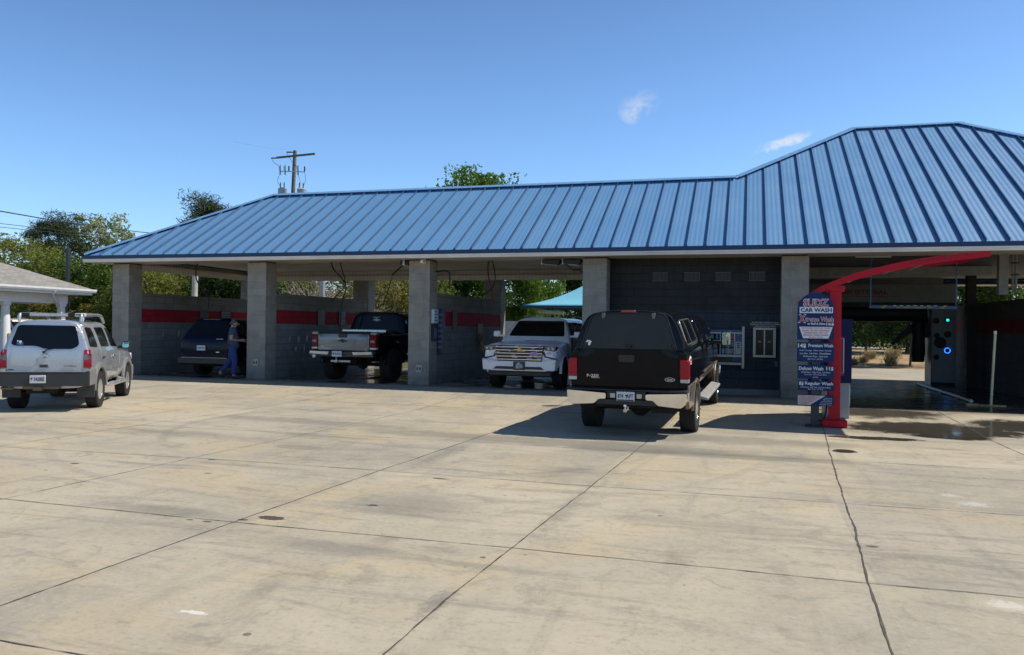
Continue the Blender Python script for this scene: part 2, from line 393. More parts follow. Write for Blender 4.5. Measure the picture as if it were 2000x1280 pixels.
joint([(-22, -4.6), (-10.07, -4.2), (-4.0, -4.0), (1.4, -3.9)], .014, .02); joint([(4.0, -5.4), (12, -5.4)], .012, .02)
joint([(-19, -1.3), (1.3, -1.25)], .016, .02)
joint([(-4.47, -19), (-4.42, -15.5), (-4.39, -14.04), (-4.3, -11.25), (-4.16, -8.6), (-4.0, -4.0), (-3.9, -.6)], .014, .012)
joint([(-7.1, -19), (-6.98, -14), (-6.9, -11.3), (-6.75, -8.8), (-6.6, -4.2), (-6.5, -.6)], .011, .012)
joint([(-1.9, -19), (-1.88, -15.3), (-1.82, -13.94), (-1.68, -11.1), (-1.55, -8.3), (-1.4, -4.0)], .015, .012)
joint([(.76, -19), (.80, -15.2), (.86, -13.98), (.94, -12.8), (1.01, -11.18), (1.16, -8.23), (1.37, -4.6), (1.42, -1.3)], .019, .014)
joint([(4.1, -12), (3.98, -6.7), (3.98, -3.8), (3.8, -1.45)], .016, .02)
for xx in (-9.5, -12.1, -14.8, -17.5): joint([(xx - .4, -14), (xx, -.6)], .012, .015)
tag(jm.build('concrete_joint', JM), kind='structure')
mh = MB(); mh.lathe([(0, .010), (.15, .010), (.165, .004), (.165, -.02)], (1.43, -7.24, gz(1.43, -7.24)), n=28)
for i in range(-4, 5):
    for j in range(-4, 5):
        if i * i + j * j < 15: mh.box(1.43 + i * .032 - .009, 1.43 + i * .032 + .009, -7.24 + j * .032 - .009, -7.24 + j * .032 + .009, gz(1.43, -7.24) + .009, gz(1.43, -7.24) + .0135)
tag(mh.build('manhole_cover', pm('cast_iron', (.05, .045, .04), .6, .4)), 'small round dark iron cover set in the concrete in front of the red sign', 'manhole cover')
# ================================================================ the car wash building
def cmu(name, col, bands=None, var=0.10, rough=.8, dark=None, joint=0.75):
    """painted concrete block; bands = [(z0, z1, colour)]"""
    m, nt, b = newmat(name); o = nt.obj()
    sep = nt.new('ShaderNodeSeparateXYZ'); nt.put(sep.inputs[0], o)
    cb = nt.new('ShaderNodeCombineXYZ'); nt.put(cb.inputs[0], nt.math('ADD', sep.outputs[0], sep.outputs[1])); nt.put(cb.inputs[1], sep.outputs[2])
    wob = nt.vm('SCALE', nt.vm('SUBTRACT', nt.noise(o, 9, 3, .6, 0, 'Color'), (.5, .5, .5)), 0.012)
    br = nt.new('ShaderNodeTexBrick'); nt.put(br.inputs['Vector'], nt.vm('ADD', cb.outputs[0], wob))
    br.inputs['Scale'].default_value = 1; br.inputs['Mortar Size'].default_value = .009; br.inputs['Brick Width'].default_value = .406
    br.inputs['Row Height'].default_value = .203; br.inputs['Mortar Smooth'].default_value = .4; br.inputs['Bias'].default_value = 0
    br.inputs['Color1'].default_value = (.90, .90, .90, 1); br.inputs['Color2'].default_value = (1.09, 1.08, 1.07, 1); br.inputs['Mortar'].default_value = (joint, joint, joint, 1)
    c = col
    for z0, z1, bc in bands or []:
        f = nt.math('MULTIPLY', nt.math('GREATER_THAN', sep.outputs[2], z0), nt.math('LESS_THAN', sep.outputs[2], z1))
        c = nt.mix(f, c, bc)
    c = nt.mix(0.5, c, br.outputs['Color'], 'MULTIPLY') if False else nt.mix(1.0, c, br.outputs['Color'], 'MULTIPLY')
    n1 = nt.noise(o, 2.2, 6, .62); n2 = nt.noise(nt.scale(o, (3, 3, .35)), 2.0, 5, .65)
    c = nt.mix(nt.math('MULTIPLY', nt.ramp(n1, .45, .70), .55), c, nt.mix(1.0, c, (.62, .60, .58), 'MULTIPLY'))
    c = nt.mix(nt.math('MULTIPLY', nt.ramp(n2, .52, .75), .45), c, nt.mix(1.0, c, (.55, .55, .55), 'MULTIPLY'))
    c = nt.mix(nt.math('MULTIPLY', nt.ramp(sep.outputs[2], .5, .0), nt.ramp(n1, .3, .7, .2, .6)), c, (.10, .105, .10))
    nt.put(b.inputs['Base Color'], c); b.inputs['Roughness'].default_value = rough; b.inputs['Specular IOR Level'].default_value = .3
    h = nt.math('ADD', nt.math('MULTIPLY', br.outputs['Fac'], -1.0), nt.math('MULTIPLY', nt.noise(o, 55, 4, .6), .35))
    nt.put(b.inputs['Normal'], nt.bump(h, 1.0, .016))
    return m
RED = (.36, .010, .024)
CMU_COL = cmu('painted_block_column', (.30, .282, .25), joint=1.45)
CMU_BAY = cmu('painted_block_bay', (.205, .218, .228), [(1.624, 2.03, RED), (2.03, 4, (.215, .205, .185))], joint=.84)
CMU_TUN = cmu('painted_block_shaded', (.085, .092, .102), [(1.624, 2.03, (.22, .008, .02)), (2.03, 4, (.08, .08, .078))], joint=.9)  # bay wall colours darkened; the tunnel's gloom is put into the colour
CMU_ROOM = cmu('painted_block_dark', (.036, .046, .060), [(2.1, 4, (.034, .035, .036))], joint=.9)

def roof_mat():
    m, nt, b = newmat('blue_standing_seam_metal'); o = nt.obj()
    sep = nt.new('ShaderNodeSeparateXYZ'); nt.put(sep.inputs[0], o)
    fx = nt.math('MULTIPLY', sep.outputs[0], 1 / .457)
    rib = nt.math('SINE', nt.math('MULTIPLY', fx, 2 * math.pi * 4))
    per = nt.noise(nt.scale(o, (2.19, .01, .01)), 1.0, 1, .5)
    n1 = nt.noise(o, .7, 5, .6); n2 = nt.noise(nt.scale(o, (9, .5, .5)), 1.4, 5, .65)
    c = nt.mix(nt.ramp(per, .35, .65), (.116, .278, .515), (.124, .290, .535))
    c = nt.mix(nt.math('MULTIPLY', nt.ramp(n1, .4, .7), .30), c, (.15, .31, .515))
    c = nt.mix(nt.math('MULTIPLY', nt.ramp(n2, .5, .75), .30), c, (.105, .255, .46))
    nt.put(b.inputs['Base Color'], c); nt.put(b.inputs['Roughness'], nt.ramp(n1, .3, .7, .42, .52)); b.inputs['Metallic'].default_value = 0
    b.inputs['Specular IOR Level'].default_value = .55
    nt.put(b.inputs['Normal'], nt.bump(nt.math('ADD', rib, nt.math('MULTIPLY', nt.noise(o, 1.3, 3), 1.0)), .38, .005))
    return m
ROOF = roof_mat()
FASC = pm('navy_fascia_metal', (.008, .032, .095), .4, .1, var=.15, scale=1.2)
WHITE = pm('white_gutter_paint', (.74, .72, .69), .5, var=.08, scale=1.5)
SOFF = pm('tan_soffit', (.50, .44, .37), .7, var=.10, scale=1.0)

def vinyl():
    m, nt, b = newmat('white_vinyl_boards'); o = nt.obj(); sep = nt.new('ShaderNodeSeparateXYZ'); nt.put(sep.inputs[0], o)
    w = nt.math('FRACT', nt.math('MULTIPLY', nt.math('ADD', sep.outputs[0], sep.outputs[1]), 1 / .15))
    gr = nt.math('LESS_THAN', w, .09)
    c = nt.mix(nt.ramp(nt.noise(o, 1.1, 5), .35, .65), (.80, .75, .66), (.90, .85, .76)); c = nt.mix(nt.math('MULTIPLY', gr, .5), c, (.35, .33, .30))
    nt.put(b.inputs['Base Color'], c); b.inputs['Roughness'].default_value = .55
    nt.put(b.inputs['Normal'], nt.bump(gr, .6, -.01)); return m
VINYL = vinyl()
B = thing('car_wash_building', 'long self serve car wash with bright blue metal roof and grey block columns', 'car wash', (-4, 3, 0))
EX0, EX1, EY0, EY1, EYH, EZ, PT, XH = -19.4, 13.55, -.55, 7.43, 14.35, 3.62, .584, -4.35
ZL = EZ + PT * 3.99; ZH = EZ + PT * 7.45
V = dict(A=(EX0, EY0, EZ), B=(EX1, EY0, EZ), L=(EX0 + 3.99, EY0 + 3.99, ZL), J=(XH + 3.99, EY0 + 3.99, ZL), R1=(XH + 7.45, EY0 + 7.45, ZH), R2=(EX1 - 7.45, EY0 + 7.45, ZH),
         C=(EX1, EYH, EZ), H=(XH, EYH, EZ), K=(XH, EY1, EZ), D=(EX0, EY1, EZ))
kk = list(V); roof = MB()
roof.add([V[k] for k in kk], [[kk.index(q) for q in f] for f in (('A', 'B', 'R2', 'R1', 'J', 'L'), ('A', 'L', 'D'), ('D', 'L', 'J', 'K'), ('K', 'J', 'R1', 'H'), ('H', 'R1', 'R2', 'C'), ('C', 'R2', 'B'))])
x = EX0 + .16; ca = math.atan(PT); nup = Vector((0, -math.sin(ca), math.cos(ca)))
while x < EX1 - .1:
    yt = min(x - EX0, 3.99 if x < XH + 3.99 else (x - XH if x < XH + 7.45 else 7.45), EX1 - x)
    if yt > .2:
        a = Vector((x, EY0 - .015, EZ)) + nup * .022; q = Vector((x, EY0 + yt - .06, EZ + PT * (yt - .06))) + nup * .022
        roof.beam(a + nup * .010, q + nup * .006, .013, .066, nup, 1)
    x += .457
x = EY0 + .2; nl = Vector((-math.sin(ca), 0, math.cos(ca)))
while x < EY1:
    yt = min(x - EY0, EY1 - x)
    roof.beam(Vector((EX0, x, EZ)) + nl * .02, Vector((EX0 + yt, x, EZ + PT * yt)) + nl * .02, .02, .05, nl, 1); x += .457
roof.build('roof', [ROOF, pm('dark_blue_seam', (.035, .095, .19), .4, var=.15, scale=1.5)], world=B)
cap = MB()
for a, q in (('A', 'L'), ('L', 'J'), ('J', 'R1'), ('R1', 'R2'), ('R2', 'B'), ('L', 'D'), ('R2', 'C'), ('R1', 'H')):
    a3, q3 = Vector(V[a]) + Vector((0, 0, .075)), Vector(V[q]) + Vector((0, 0, .075))
    for s_, in ((-1,), (1,)):
        d = (q3 - a3).normalized(); xx = d.cross(up).normalized() * s_
        low = Vector((0, 0, -.085 if abs(d.z) < .05 else -.06))
        w_ = .17
        vs = [a3, q3, q3 + xx * w_ + low, a3 + xx * w_ + low]
        vs += [p + Vector((0, 0, -.012)) for p in vs]
        cap.add(vs, [(0, 1, 2, 3), (7, 6, 5, 4), (0, 4, 5, 1), (1, 5, 6, 2), (2, 6, 7, 3), (3, 7, 4, 0)])
cap.build('ridge_cap', pm('ridge_cap_metal', (.17, .34, .58), .35, var=.1), world=B)
fa = MB()
fa.box(EX0 - .02, EX1 + .02, EY0 - .02, EY0, 3.51, 3.615); fa.box(EX0 - .02, EX0, EY0 + .002, EY1, 3.51, 3.615); fa.box(EX0 - .02, XH, EY1, EY1 + .02, 3.51, 3.615)
fa.box(XH, XH + .02, EY1 + .03, EYH, 3.51, 3.615); fa.box(XH, EX1, EYH, EYH + .02, 3.51, 3.615); fa.box(EX1, EX1 + .02, EY0 + .002, EYH, 3.51, 3.615)
fa.build('fascia', FASC, world=B)
gu = MB()
prof = [(EY0 + .03, 3.508), (EY0 - .045, 3.508), (EY0 - .045, 3.485), (EY0 - .02, 3.445), (EY0 - .01, 3.415), (EY0 + .03, 3.415)]
gu.prism(prof, 'x', EX0 - .02, EX1); gu.box(EX0 - .015, EX0 + .03, EY0 + .04, EY1, 3.42, 3.507); gu.box(EX0, XH, EY1 - .05, EY1 + .01, 3.42, 3.507)
gu.box(XH - .02, XH + .03, EY1 + .02, EYH, 3.42, 3.507); gu.box(XH, EX1, EYH - .05, EYH + .01, 3.42, 3.507)
gu.build('gutter', WHITE, world=B)
so_ = MB()
so_.box(EX0 + .03, EX1, EY0 + .032, .66, 3.43, 3.45); so_.box(EX0 + .03, -18.2, .66, 6.3, 3.43, 3.45); so_.box(EX0 + .03, XH, 6.3, EY1 - .052, 3.43, 3.45)
so_.box(XH, EX1, 13.3, EYH - .052, 3.43, 3.45)
so_.build('soffit', SOFF, world=B)
ce = MB(); ce.box(-18.2, -4.0, .66, 6.6, 3.60, 3.62)
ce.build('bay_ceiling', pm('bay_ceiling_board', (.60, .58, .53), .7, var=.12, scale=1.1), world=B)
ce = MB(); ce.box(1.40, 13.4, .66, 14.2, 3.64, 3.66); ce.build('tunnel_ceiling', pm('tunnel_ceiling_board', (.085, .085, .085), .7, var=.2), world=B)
hd = MB(); hd.box(-18.6, -4.05, 6.60, 6.68, 3.29, 3.60); hd.box(-18.58, -18.50, .66, 6.60, 3.29, 3.60); hd.build('header_board', VINYL, world=B)
hl = MB(); hl.box(-18.62, -4.05, 6.58, 6.70, 3.265, 3.288); hl.box(-18.6, -18.48, .66, 6.58, 3.265, 3.288); hl.build('header_trim', WHITE, world=B)
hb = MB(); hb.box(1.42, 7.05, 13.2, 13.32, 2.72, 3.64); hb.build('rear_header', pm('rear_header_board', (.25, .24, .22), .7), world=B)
hb = MB(); hb.box(1.42, 7.04, 6.9, 7.0, 3.36, 3.635); hb.build('tunnel_beam', pm('tunnel_beam_board', (.42, .40, .36), .7, var=.15), world=B)
hf = MB(); hf.box(EX0 + .5, EX1 - .2, .64, .66, 3.45, 3.62); hf.build('beam_face', SOFF, world=B)
for x in (-18.84, -14.02, -8.91, -4.07, .78, 7.05):
    c = MB(); c.box(x, x + .62, 0, .56, gz(x, 0) - .1, 3.40); c.build('column', CMU_COL, world=B, bevel=.012)
    c = MB(); c.box(x + .02, x + .60, .02, .54, 3.40, 3.432); c.build('column_cap_plate', pm('dark_steel', (.03, .028, .026), .6, .5), world=B)
for x in (-18.84, -14.02, -8.91): c = MB(); c.box(x, x + .62, 6.52, 7.10, -.1, 3.262); c.build('column', CMU_COL, world=B, bevel=.012)
for x in (-18.84, -14.02, -8.91):
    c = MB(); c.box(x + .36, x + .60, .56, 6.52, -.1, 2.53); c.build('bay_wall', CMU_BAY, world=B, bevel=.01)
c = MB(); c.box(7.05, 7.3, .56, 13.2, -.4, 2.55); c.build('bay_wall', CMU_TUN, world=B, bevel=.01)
c = MB(); c.box(6.62, 6.88, 7.9, 8.16, -.3, 3.62); c.build('steel_post', pm('dark_steel', (.03, .028, .026)), world=B)
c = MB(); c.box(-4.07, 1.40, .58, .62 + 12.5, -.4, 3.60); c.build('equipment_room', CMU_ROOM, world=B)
c = MB(); c.box(-3.44, .775, .50, .576, -.1, .14); c.build('wall_plinth', pm('plinth_concrete', (.20, .20, .19), .85), world=B)
# ceiling box and floodlights of the bays
c = MB(); c.box(-13.35, -12.75, .70, 1.25, 3.46, 3.60); tag(c.build('duct_box', VINYL, bevel=.008), 'pale square box on the ceiling just right of the second column', 'duct box')
BLK = pm('black_plastic', (.012, .012, .013), .45, var=.2)
STEEL = pm('brushed_steel', (.42, .42, .42), .38, .9, var=.1)
def flood(x, y, rz, label):
    t = thing('floodlight', label, 'floodlight', (x, y, 3.43), rz, 'floodlights under the eaves')
    b = MB(); b.prism([(-.22, -.03), (-.22, -.13), (.20, -.17), (.26, -.10), (.26, -.03)], 'y', -.13, .13); b.build('housing', BLK, t, bevel=.01)
    b = MB(); b.prism([(-.20, -.14), (.18, -.176), (.18, -.182), (-.20, -.146)], 'y', -.10, .10); b.build('lens', pm('frosted_lens', (.25, .26, .26), .2, var=.05), t)
    b = MB(); b.box(-.26, -.22, -.03, .03, -.15, .0); b.build('bracket', STEEL, t)
flood(-4.98, .30, 0, 'black shoebox floodlight under the eave, the farther one from the fourth column')
flood(-4.42, .30, 0, 'black shoebox floodlight under the eave right beside the fourth column')
flood(-9.1, .32, rad(90), 'small black floodlight tucked against the top of the third column')
# vents of the equipment room
for i, x in enumerate((-2.35, -1.55, -.78, .03)):
    t = thing('wall_vent', ('leftmost', 'second from left', 'third from left', 'rightmost')[i] + ' of the four louvred vents high on the dark block wall', 'vent', (x + .19, .575, 2.95), 0, 'vents high on the dark block wall')
    b = MB(); b.box(-.195, .195, -.012, 0, -.11, .11); b.build('vent_backing', pm('vent_shadow', (.03, .03, .032), .8), t)
    b = MB()
    for k in range(12): b.box(-.185 + k * .033, -.172 + k * .033, -.026, -.013, -.10, .10)
    b.box(-.2, .2, -.03, -.014, .10, .115); b.box(-.2, .2, -.03, -.014, -.115, -.10)
    b.build('vent_frame', pm('grey_vent_paint', (.085, .09, .095), .5), t)
# outlet plates
PLATE = pm('pale_box_plate', (.42, .42, .38), .5)
for nm, x, z in (('second', -13.70, .49), ('third', -8.57, .45)):
    t = thing('outlet_box', 'grey outlet box low on the front of the %s block column' % nm, 'outlet box', (x, 0, z), 0, 'outlet boxes on the block columns')
    b = MB(); b.box(-.09, .09, -.035, 0, -.10, .10); b.build('plate', PLATE, t, bevel=.008)
    for s_ in (-.04, .04): b = MB(); b.box(s_ - .018, s_ + .018, -.045, -.036, -.045, .035); b.build('outlet_cover', BLK, t)
# camera on third column
t = thing('security_camera', 'small white security camera on the top of the third column', 'camera', (-8.45, -.02, 3.43))
b = MB(); b.lathe([(.045, 0), (.045, -.03), (.02, -.05)], (0, 0, 0)); b.build('mount', WHITE, t, smooth=40)
b = MB(); b.lathe([(.0, -.14), (.045, -.14), (.05, .10), (.0, .10)], (0, -.05, -.08), 'y'); b.build('camera_body', WHITE, t, smooth=40)
# hoses, booms, pipes
HOSE = pm('black_rubber_hose', (.010, .010, .010), .5)
RHOSE = pm('dark_red_hose', (.10, .015, .012), .5)
def smooth_path(P, n=6):
    P = [Vector(p) for p in P]; out = []
    for i in range(len(P) - 1):
        a, b_, c_, d = P[max(i - 1, 0)], P[i], P[i + 1], P[min(i + 2, len(P) - 1)]
        for k in range(n):
            u = k / n
            out.append(.5 * ((2 * b_) + (c_ - a) * u + (2 * a - 5 * b_ + 4 * c_ - d) * u * u + (3 * b_ - a - 3 * c_ + d) * u ** 3))
    out.append(P[-1]); return out
def hose(name, pts, r, mat, label, cat='hose', group=None):
    b = MB(); b.tube(smooth_path(pts), r, 7); return tag(b.build(name, mat, smooth=60), label, cat, group)
hose('wash_hose', [(-16.45, 1.2, 3.6), (-16.70, 1.2, 3.45), (-16.72, 1.2, 3.0), (-16.45, 1.2, 2.65), (-16.28, 1.2, 2.4), (-16.28, 1.2, 2.05)], .022, HOSE, 'black wash hose looping down from the ceiling of the left bay', group='hoses in the wash bays')
hose('wash_hose', [(-12.15, 1.5, 3.6), (-12.05, 1.5, 3.3), (-11.75, 1.5, 3.0), (-11.62, 1.5, 2.75), (-11.72, 1.5, 2.4), (-11.78, 1.5, 2.05), (-11.8, 1.5, 1.4)], .02, HOSE, 'black hose hanging in a curve in front of the middle bay wall', group='hoses in the wash bays')
hose('wash_hose', [(-11.86, 1.52, 3.6), (-11.78, 1.52, 3.3), (-11.68, 1.52, 3.0), (-11.70, 1.52, 2.75), (-11.95, 1.52, 2.5), (-12.12, 1.52, 2.3)], .018, HOSE, 'shorter black cable crossing the middle bay hose below the ceiling', group='hoses in the wash bays')
hose('wash_hose', [(-7.12, 1.6, 3.6), (-7.16, 1.6, 3.3), (-7.12, 1.6, 2.95), (-7.04, 1.6, 2.7), (-7.0, 1.6, 2.3)], .02, RHOSE, 'dark red hose hanging from the ceiling of the right bay', group='hoses in the wash bays')
hose('wash_hose', [(-7.08, 1.62, 3.6), (-6.98, 1.62, 3.3), (-6.95, 1.62, 2.95), (-7.05, 1.62, 2.7), (-7.35, 1.62, 2.5)], .017, HOSE, 'black hose hanging close beside the dark red hose', group='hoses in the wash bays')
def boom(p0, p1, p2, p3, label):
    t = thing('ceiling_boom', label, 'wash boom', p0, 0, 'swivel booms on the bay ceilings'); P = [Vector(q) - Vector(p0) for q in (p0, p1, p2, p3)]
    b = MB(); b.beam(P[0] + Vector((0, 0, -.02)), P[0] + Vector((0, 0, -.16)), .17, .2, (0, 1, 0)); b.build('swivel', pm('dark_steel', (.03, .028, .026)), t, bevel=.01)
    b = MB(); b.tube(smooth_path([P[0] + Vector((0, 0, -.14)), P[1], P[2]], 5), .024, 7); b.build('arm', HOSE, t, smooth=60)
    b = MB(); b.tube(smooth_path([P[2], (P[2] + P[3]) / 2 + Vector((.02, 0, 0)), P[3]], 5), .011, 6); b.build('hose', HOSE, t, smooth=60)
boom((-14.55, 1.6, 3.6), (-14.65, 1.6, 3.3), (-14.95, 1.6, 3.0), (-15.2, 1.6, 1.9), 'black ceiling boom behind the second column with a thin hose dropping from its end')
boom((-9.72, 1.6, 3.6), (-9.82, 1.6, 3.4), (-10.15, 1.6, 3.12), (-10.45, 1.6, 2.2), 'black ceiling boom between the second and third columns with a thin hose over the pickup')
PIPE = pm('black_pipe', (.014, .014, .014), .5)
hose('water_pipe', [(-8.29, .40, 3.12), (-8.0, .40, 3.13), (-7.90, .40, 3.10), (-7.87, .40, 3.0), (-7.87, .40, 2.72)], .022, PIPE, 'short black bent pipe sticking out of the right side of the third column', 'pipe')
hose('water_pipe', [(-4.85, .3, 3.32), (-4.62, .3, 3.3), (-4.40, .3, 3.13), (-4.22, .3, 3.12), (-4.085, .3, 3.02)], .024, PIPE, 'black pipe running from the floodlight down to the fourth column', 'pipe')
# signs and control boxes in the bays
SBLK = pm('sign_black', (.012, .013, .014), .35); LTXT = pm('sign_pale_letters', (.55, .57, .56), .5); LBLU = pm('sign_pale_blue', (.45, .58, .66), .4)
def bay_sign(x, y, z, w, h, label, top=True, faded=False):
    t = thing('instruction_sign', label, 'sign', (x, y, z), 0, 'instruction signs on the bay walls')
    b = MB(); b.box(.0, .025, -w / 2, w / 2, -h / 2, h / 2); b.build('panel', pm('sign_faded', (.08, .055, .05), .5) if faded else SBLK, t, bevel=.004)
    b = MB()
    if top: b.box(.026, .030, -w / 2 + .03, w / 2 - .03, h / 2 - .11, h / 2 - .04)
    for k in range(4): b.box(.026, .029, -w / 2 + .06, w / 2 - .06 - .05 * (k % 2), h / 2 - .19 - k * .075, h / 2 - .155 - k * .075)
    b.build('printed_lines', pm('sign_dim_lines', (.035, .04, .045), .5) if not top or faded else pm('sign_teal_lines', (.085, .12, .125), .5), t)
bay_sign(-18.23, 3.55, 1.87, .46, .42, 'faded dark instruction sign on the red stripe of the left bay wall', faded=True)
bay_sign(-18.23, 4.75, 1.80, .55, .55, 'black instruction sign with a pale header on the left bay wall above the man')
bay_sign(-13.41, 3.15, 1.83, .45, .52, 'dark instruction sign on the red stripe left of the middle bay pickup', top=False)
bay_sign(-13.41, 4.55, 1.83, .45, .52, 'black instruction sign with a pale header just behind the pickup cab')
bay_sign(-8.30, 1.95, 1.80, .38, .60, 'dark framed instruction sign on the red stripe of the right bay wall', top=False)
t = thing('hose_board', 'dark board with a coiled hose holder on the right bay wall beside the white vehicle', 'hose holder', (-8.30, 4.3, 1.35))
b = MB(); b.box(0, .03, -.28, .28, -.35, .35); b.build('board', pm('sign_faded', (.08, .055, .05)), t, bevel=.004)
b = MB(); b.tube([(.05, .14 * math.cos(a), -.12 + .14 * math.sin(a)) for a in [i * .52 for i in range(13)]], .018, 6); b.box(.03, .12, -.03, .03, -.50, -.30); b.build('hose_ring', pm('brass_ring', (.30, .24, .12), .4, .6), t, smooth=50)
t = thing('pay_box', 'pale blue coin box on the right side of the third column', 'pay box', (-8.29, .28, 1.45))
b = MB(); b.box(0, .09, -.16, .16, .24, .62); b.build('sign_face', LBLU, t, bevel=.008)
b = MB()
for k in range(4): b.box(.091, .094, -.12, .10 - .05 * (k % 2), .30 + k * .08, .34 + k * .08)
b.build('printed_lines', pm('sign_grey_lines', (.12, .13, .15), .5), t)
b = MB(); b.box(0, .07, -.15, .15, -.25, .22); b.build('coin_box', BLK, t, bevel=.01)
b = MB(); b.box(.071, .085, -.10, .10, -.18, .10); b.build('front_plate', pm('device_blue', (.03, .09, .26), .4), t, bevel=.006)
t = thing('selector_panel', 'dark blue wash selector panel jutting out at the back edge of the third column', 'control panel', (-8.30, .66, 1.55))
b = MB(); b.box(.02, .14, -.06, .20, -.70, .55); b.build('panel', pm('device_navy', (.03, .045, .11), .4), t, bevel=.01)
b = MB()
for k in range(7): b = MB(); b.box(.03, .15, -.075, -.061, -.55 + k * .15, -.49 + k * .15); b.build('button', pm('dim_button', (.16, .17, .22), .4), t)
CLIP = pm('clip_steel', (.30, .31, .32), .35, .8)
def mat_clips(x, ys, z, bay, row):
    for i, y in enumerate(ys):
        b = MB(); b.box(x, x + .02, y - .02, y + .02, z - .11, z + .11); b.tube([(x + .02, y, z + .09), (x + .06, y, z + .07), (x + .05, y, z - .06), (x + .03, y, z - .10)], .012, 6)
        tag(b.build('mat_clip', CLIP, smooth=40), 'one of the row of steel floor mat clips on the %s bay wall%s' % (bay, row), 'mat clip', 'mat clips on the %s bay wall%s' % (bay, row))
mat_clips(-18.24, (1.5, 2.25, 3.0, 3.8), 1.25, 'left', ''); mat_clips(-13.42, (1.25, 1.75, 2.25, 2.75), 1.17, 'middle', ', upper row'); mat_clips(-13.42, (1.6, 2.1, 2.6), .85, 'middle', ', lower row')
# ================================================================ vending front
ALU = pm('cream_aluminium', (.42, .40, .35), .45, .3, var=.1)
DGL = pm('dark_glass', (.006, .007, .009), .06, spec=.18)
t = thing('vending_machine', 'cream framed car product vending machine built into the dark block wall', 'vending machine', (-.43, .58, 1.18))
b = MB(); b.box(-.46, .36, -.10, 0, -.36, .44); b.build('cabinet', pm('machine_blue', (.03, .07, .17), .4), t, bevel=.006)
b = MB()
for z0, z1 in ((.335, .375), (-.245, -.185), (-.44, -.38)): b.box(-.47, .36, -.14, -.101, z0, z1)
b.box(-.49, -.45, -.14, -.101, -.44, .375); b.box(.12, .15, -.14, -.101, -.184, .334)
for x in (-.21, -.02): b.box(x - .01, x + .01, -.135, -.101, -.184, .334)
b.box(-.449, .119, -.133, -.101, .155, .172); b.box(.31, .372, -.17, -.101, -.52, .52); b.box(-.59, -.49, -.05, -.001, .36, .48)
b.build('frame', ALU, t, bevel=.004)
b = MB(); b.box(-.449, .119, -.108, -.1005, -.184, .334); b.build('display_window', DGL, t)
random.seed(3)
for i, (x, z) in enumerate([(-.40, .20), (-.29, .20), (-.16, .20), (-.08, .20), (.03, .20), (.09, .20), (-.14, .02), (-.06, .02), (.02, .02), (.08, .02), (-.14, -.16), (-.06, -.16), (.02, -.16), (.08, -.16), (-.3, -.16), (-.38, -.16)]):
    c = [(.04, .22, .14), (.06, .12, .24), (.30, .05, .03), (.32, .06, .03), (.28, .06, .03), (.3, .07, .04), (.07, .12, .2), (.1, .16, .24), (.06, .1, .18), (.12, .16, .2), (.15, .26, .34), (.1, .2, .3), (.2, .28, .32), (.12, .2, .28), (.05, .2, .1), (.1, .1, .2)][i]
    b = MB(); b.box(x - .03, x + .03, -.116, -.109, z, z + .11 + .01 * (i % 3)); b.box(x - .013, x + .013, -.115, -.110, z + .125, z + .14)
    b.build('product_pack', pm('pack_%d' % i, c, .4), t, bevel=.002)
b = MB(); b.box(.16, .30, -.125, -.101, -.17, .14); b.build('payment_panel', pm('panel_grey', (.34, .36, .38), .4), t, bevel=.004)
b = MB()
for k in range(3): b.box(.20, .255, -.13, -.126, .08 - k * .05, .11 - k * .05)
b.build('keypad', BLK, t)
b = MB(); b.box(-.40, .10, -.112, -.1005, -.37, -.25); b.build('pickup_slot', BLK, t)
b = MB(); b.box(.15, .30, -.13, -.101, -.36, -.19); b.build('coin_panel', pm('machine_navy', (.02, .035, .12)), t, bevel=.004)
b = MB(); b.prism([(-.0, -.44), (.30, -.44), (.30, -.40), (.05, -.40), (.0, -.37)], 'y', -.20, -.141); b.build('tray_lip', ALU, t, bevel=.004)
for z in (.30, .18): text(t, '$1' if z > .2 else '5', pm('teal_print', (.08, .35, .36)), (.23, -.103, z), h=.06)
t = thing('header_sign', 'wide black sign with three lines of white writing above the framed window', 'sign', (.43, .575, 1.76))
b = MB(); b.box(-.37, .37, -.02, 0, -.075, .075); b.build('panel', SBLK, t, bevel=.003)
WT = pm('white_print', (.62, .63, .64), .5, var=.03)
for k, s in enumerate(('Free $1 Token with $5 Increments', 'Wanted Car Vacuums, Self Serve Wash or', 'and most Automatic Wash')):
    text(t, s, WT, (0, -.021, .045 - k * .045), w=(.62, .72, .48)[k], h=.030, bold=.012)
t = thing('wall_cabinet', 'cream framed narrow wall cabinet with two black glass doors under the black sign', 'cabinet', (.415, .58, 1.31))
b = MB(); b.box(-.27, .27, -.09, -.03, -.37, -.31); b.box(-.27, .27, -.09, -.03, .31, .37); b.box(-.27, -.205, -.09, -.03, -.309, .309); b.box(.205, .27, -.09, -.03, -.309, .309); b.box(-.018, .018, -.085, -.03, -.309, .309)
b.build('frame', ALU, t, bevel=.005)
for s_ in (-1, 1):
    b = MB(); b.box(min(s_ * .02, s_ * .204), max(s_ * .02, s_ * .204), -.05, 0, -.308, .308); b.build('glass_door', DGL, t)
    b = MB(); b.box(s_ * .112 - .035, s_ * .112 + .035, -.053, -.051, .0, .04); b.build('price_tag', pm('dim_tag', (.2, .21, .22)), t)
    b = MB(); b.tube([(s_ * .112 + .06 * math.cos(a), -.053, .16 + .06 * math.sin(a)) for a in [i * .4 for i in range(9)]], .006, 5); b.build('printed_arc', pm('dim_arc', (.05, .055, .06)), t)
b = MB(); b.box(.66, .74, .50, .575, .72, .85); tag(b.build('switch_box', pm('grey_vent_paint', (.085, .09, .095), .5), bevel=.004), 'small dark grey box on the wall beside the fifth block column', 'switch box')

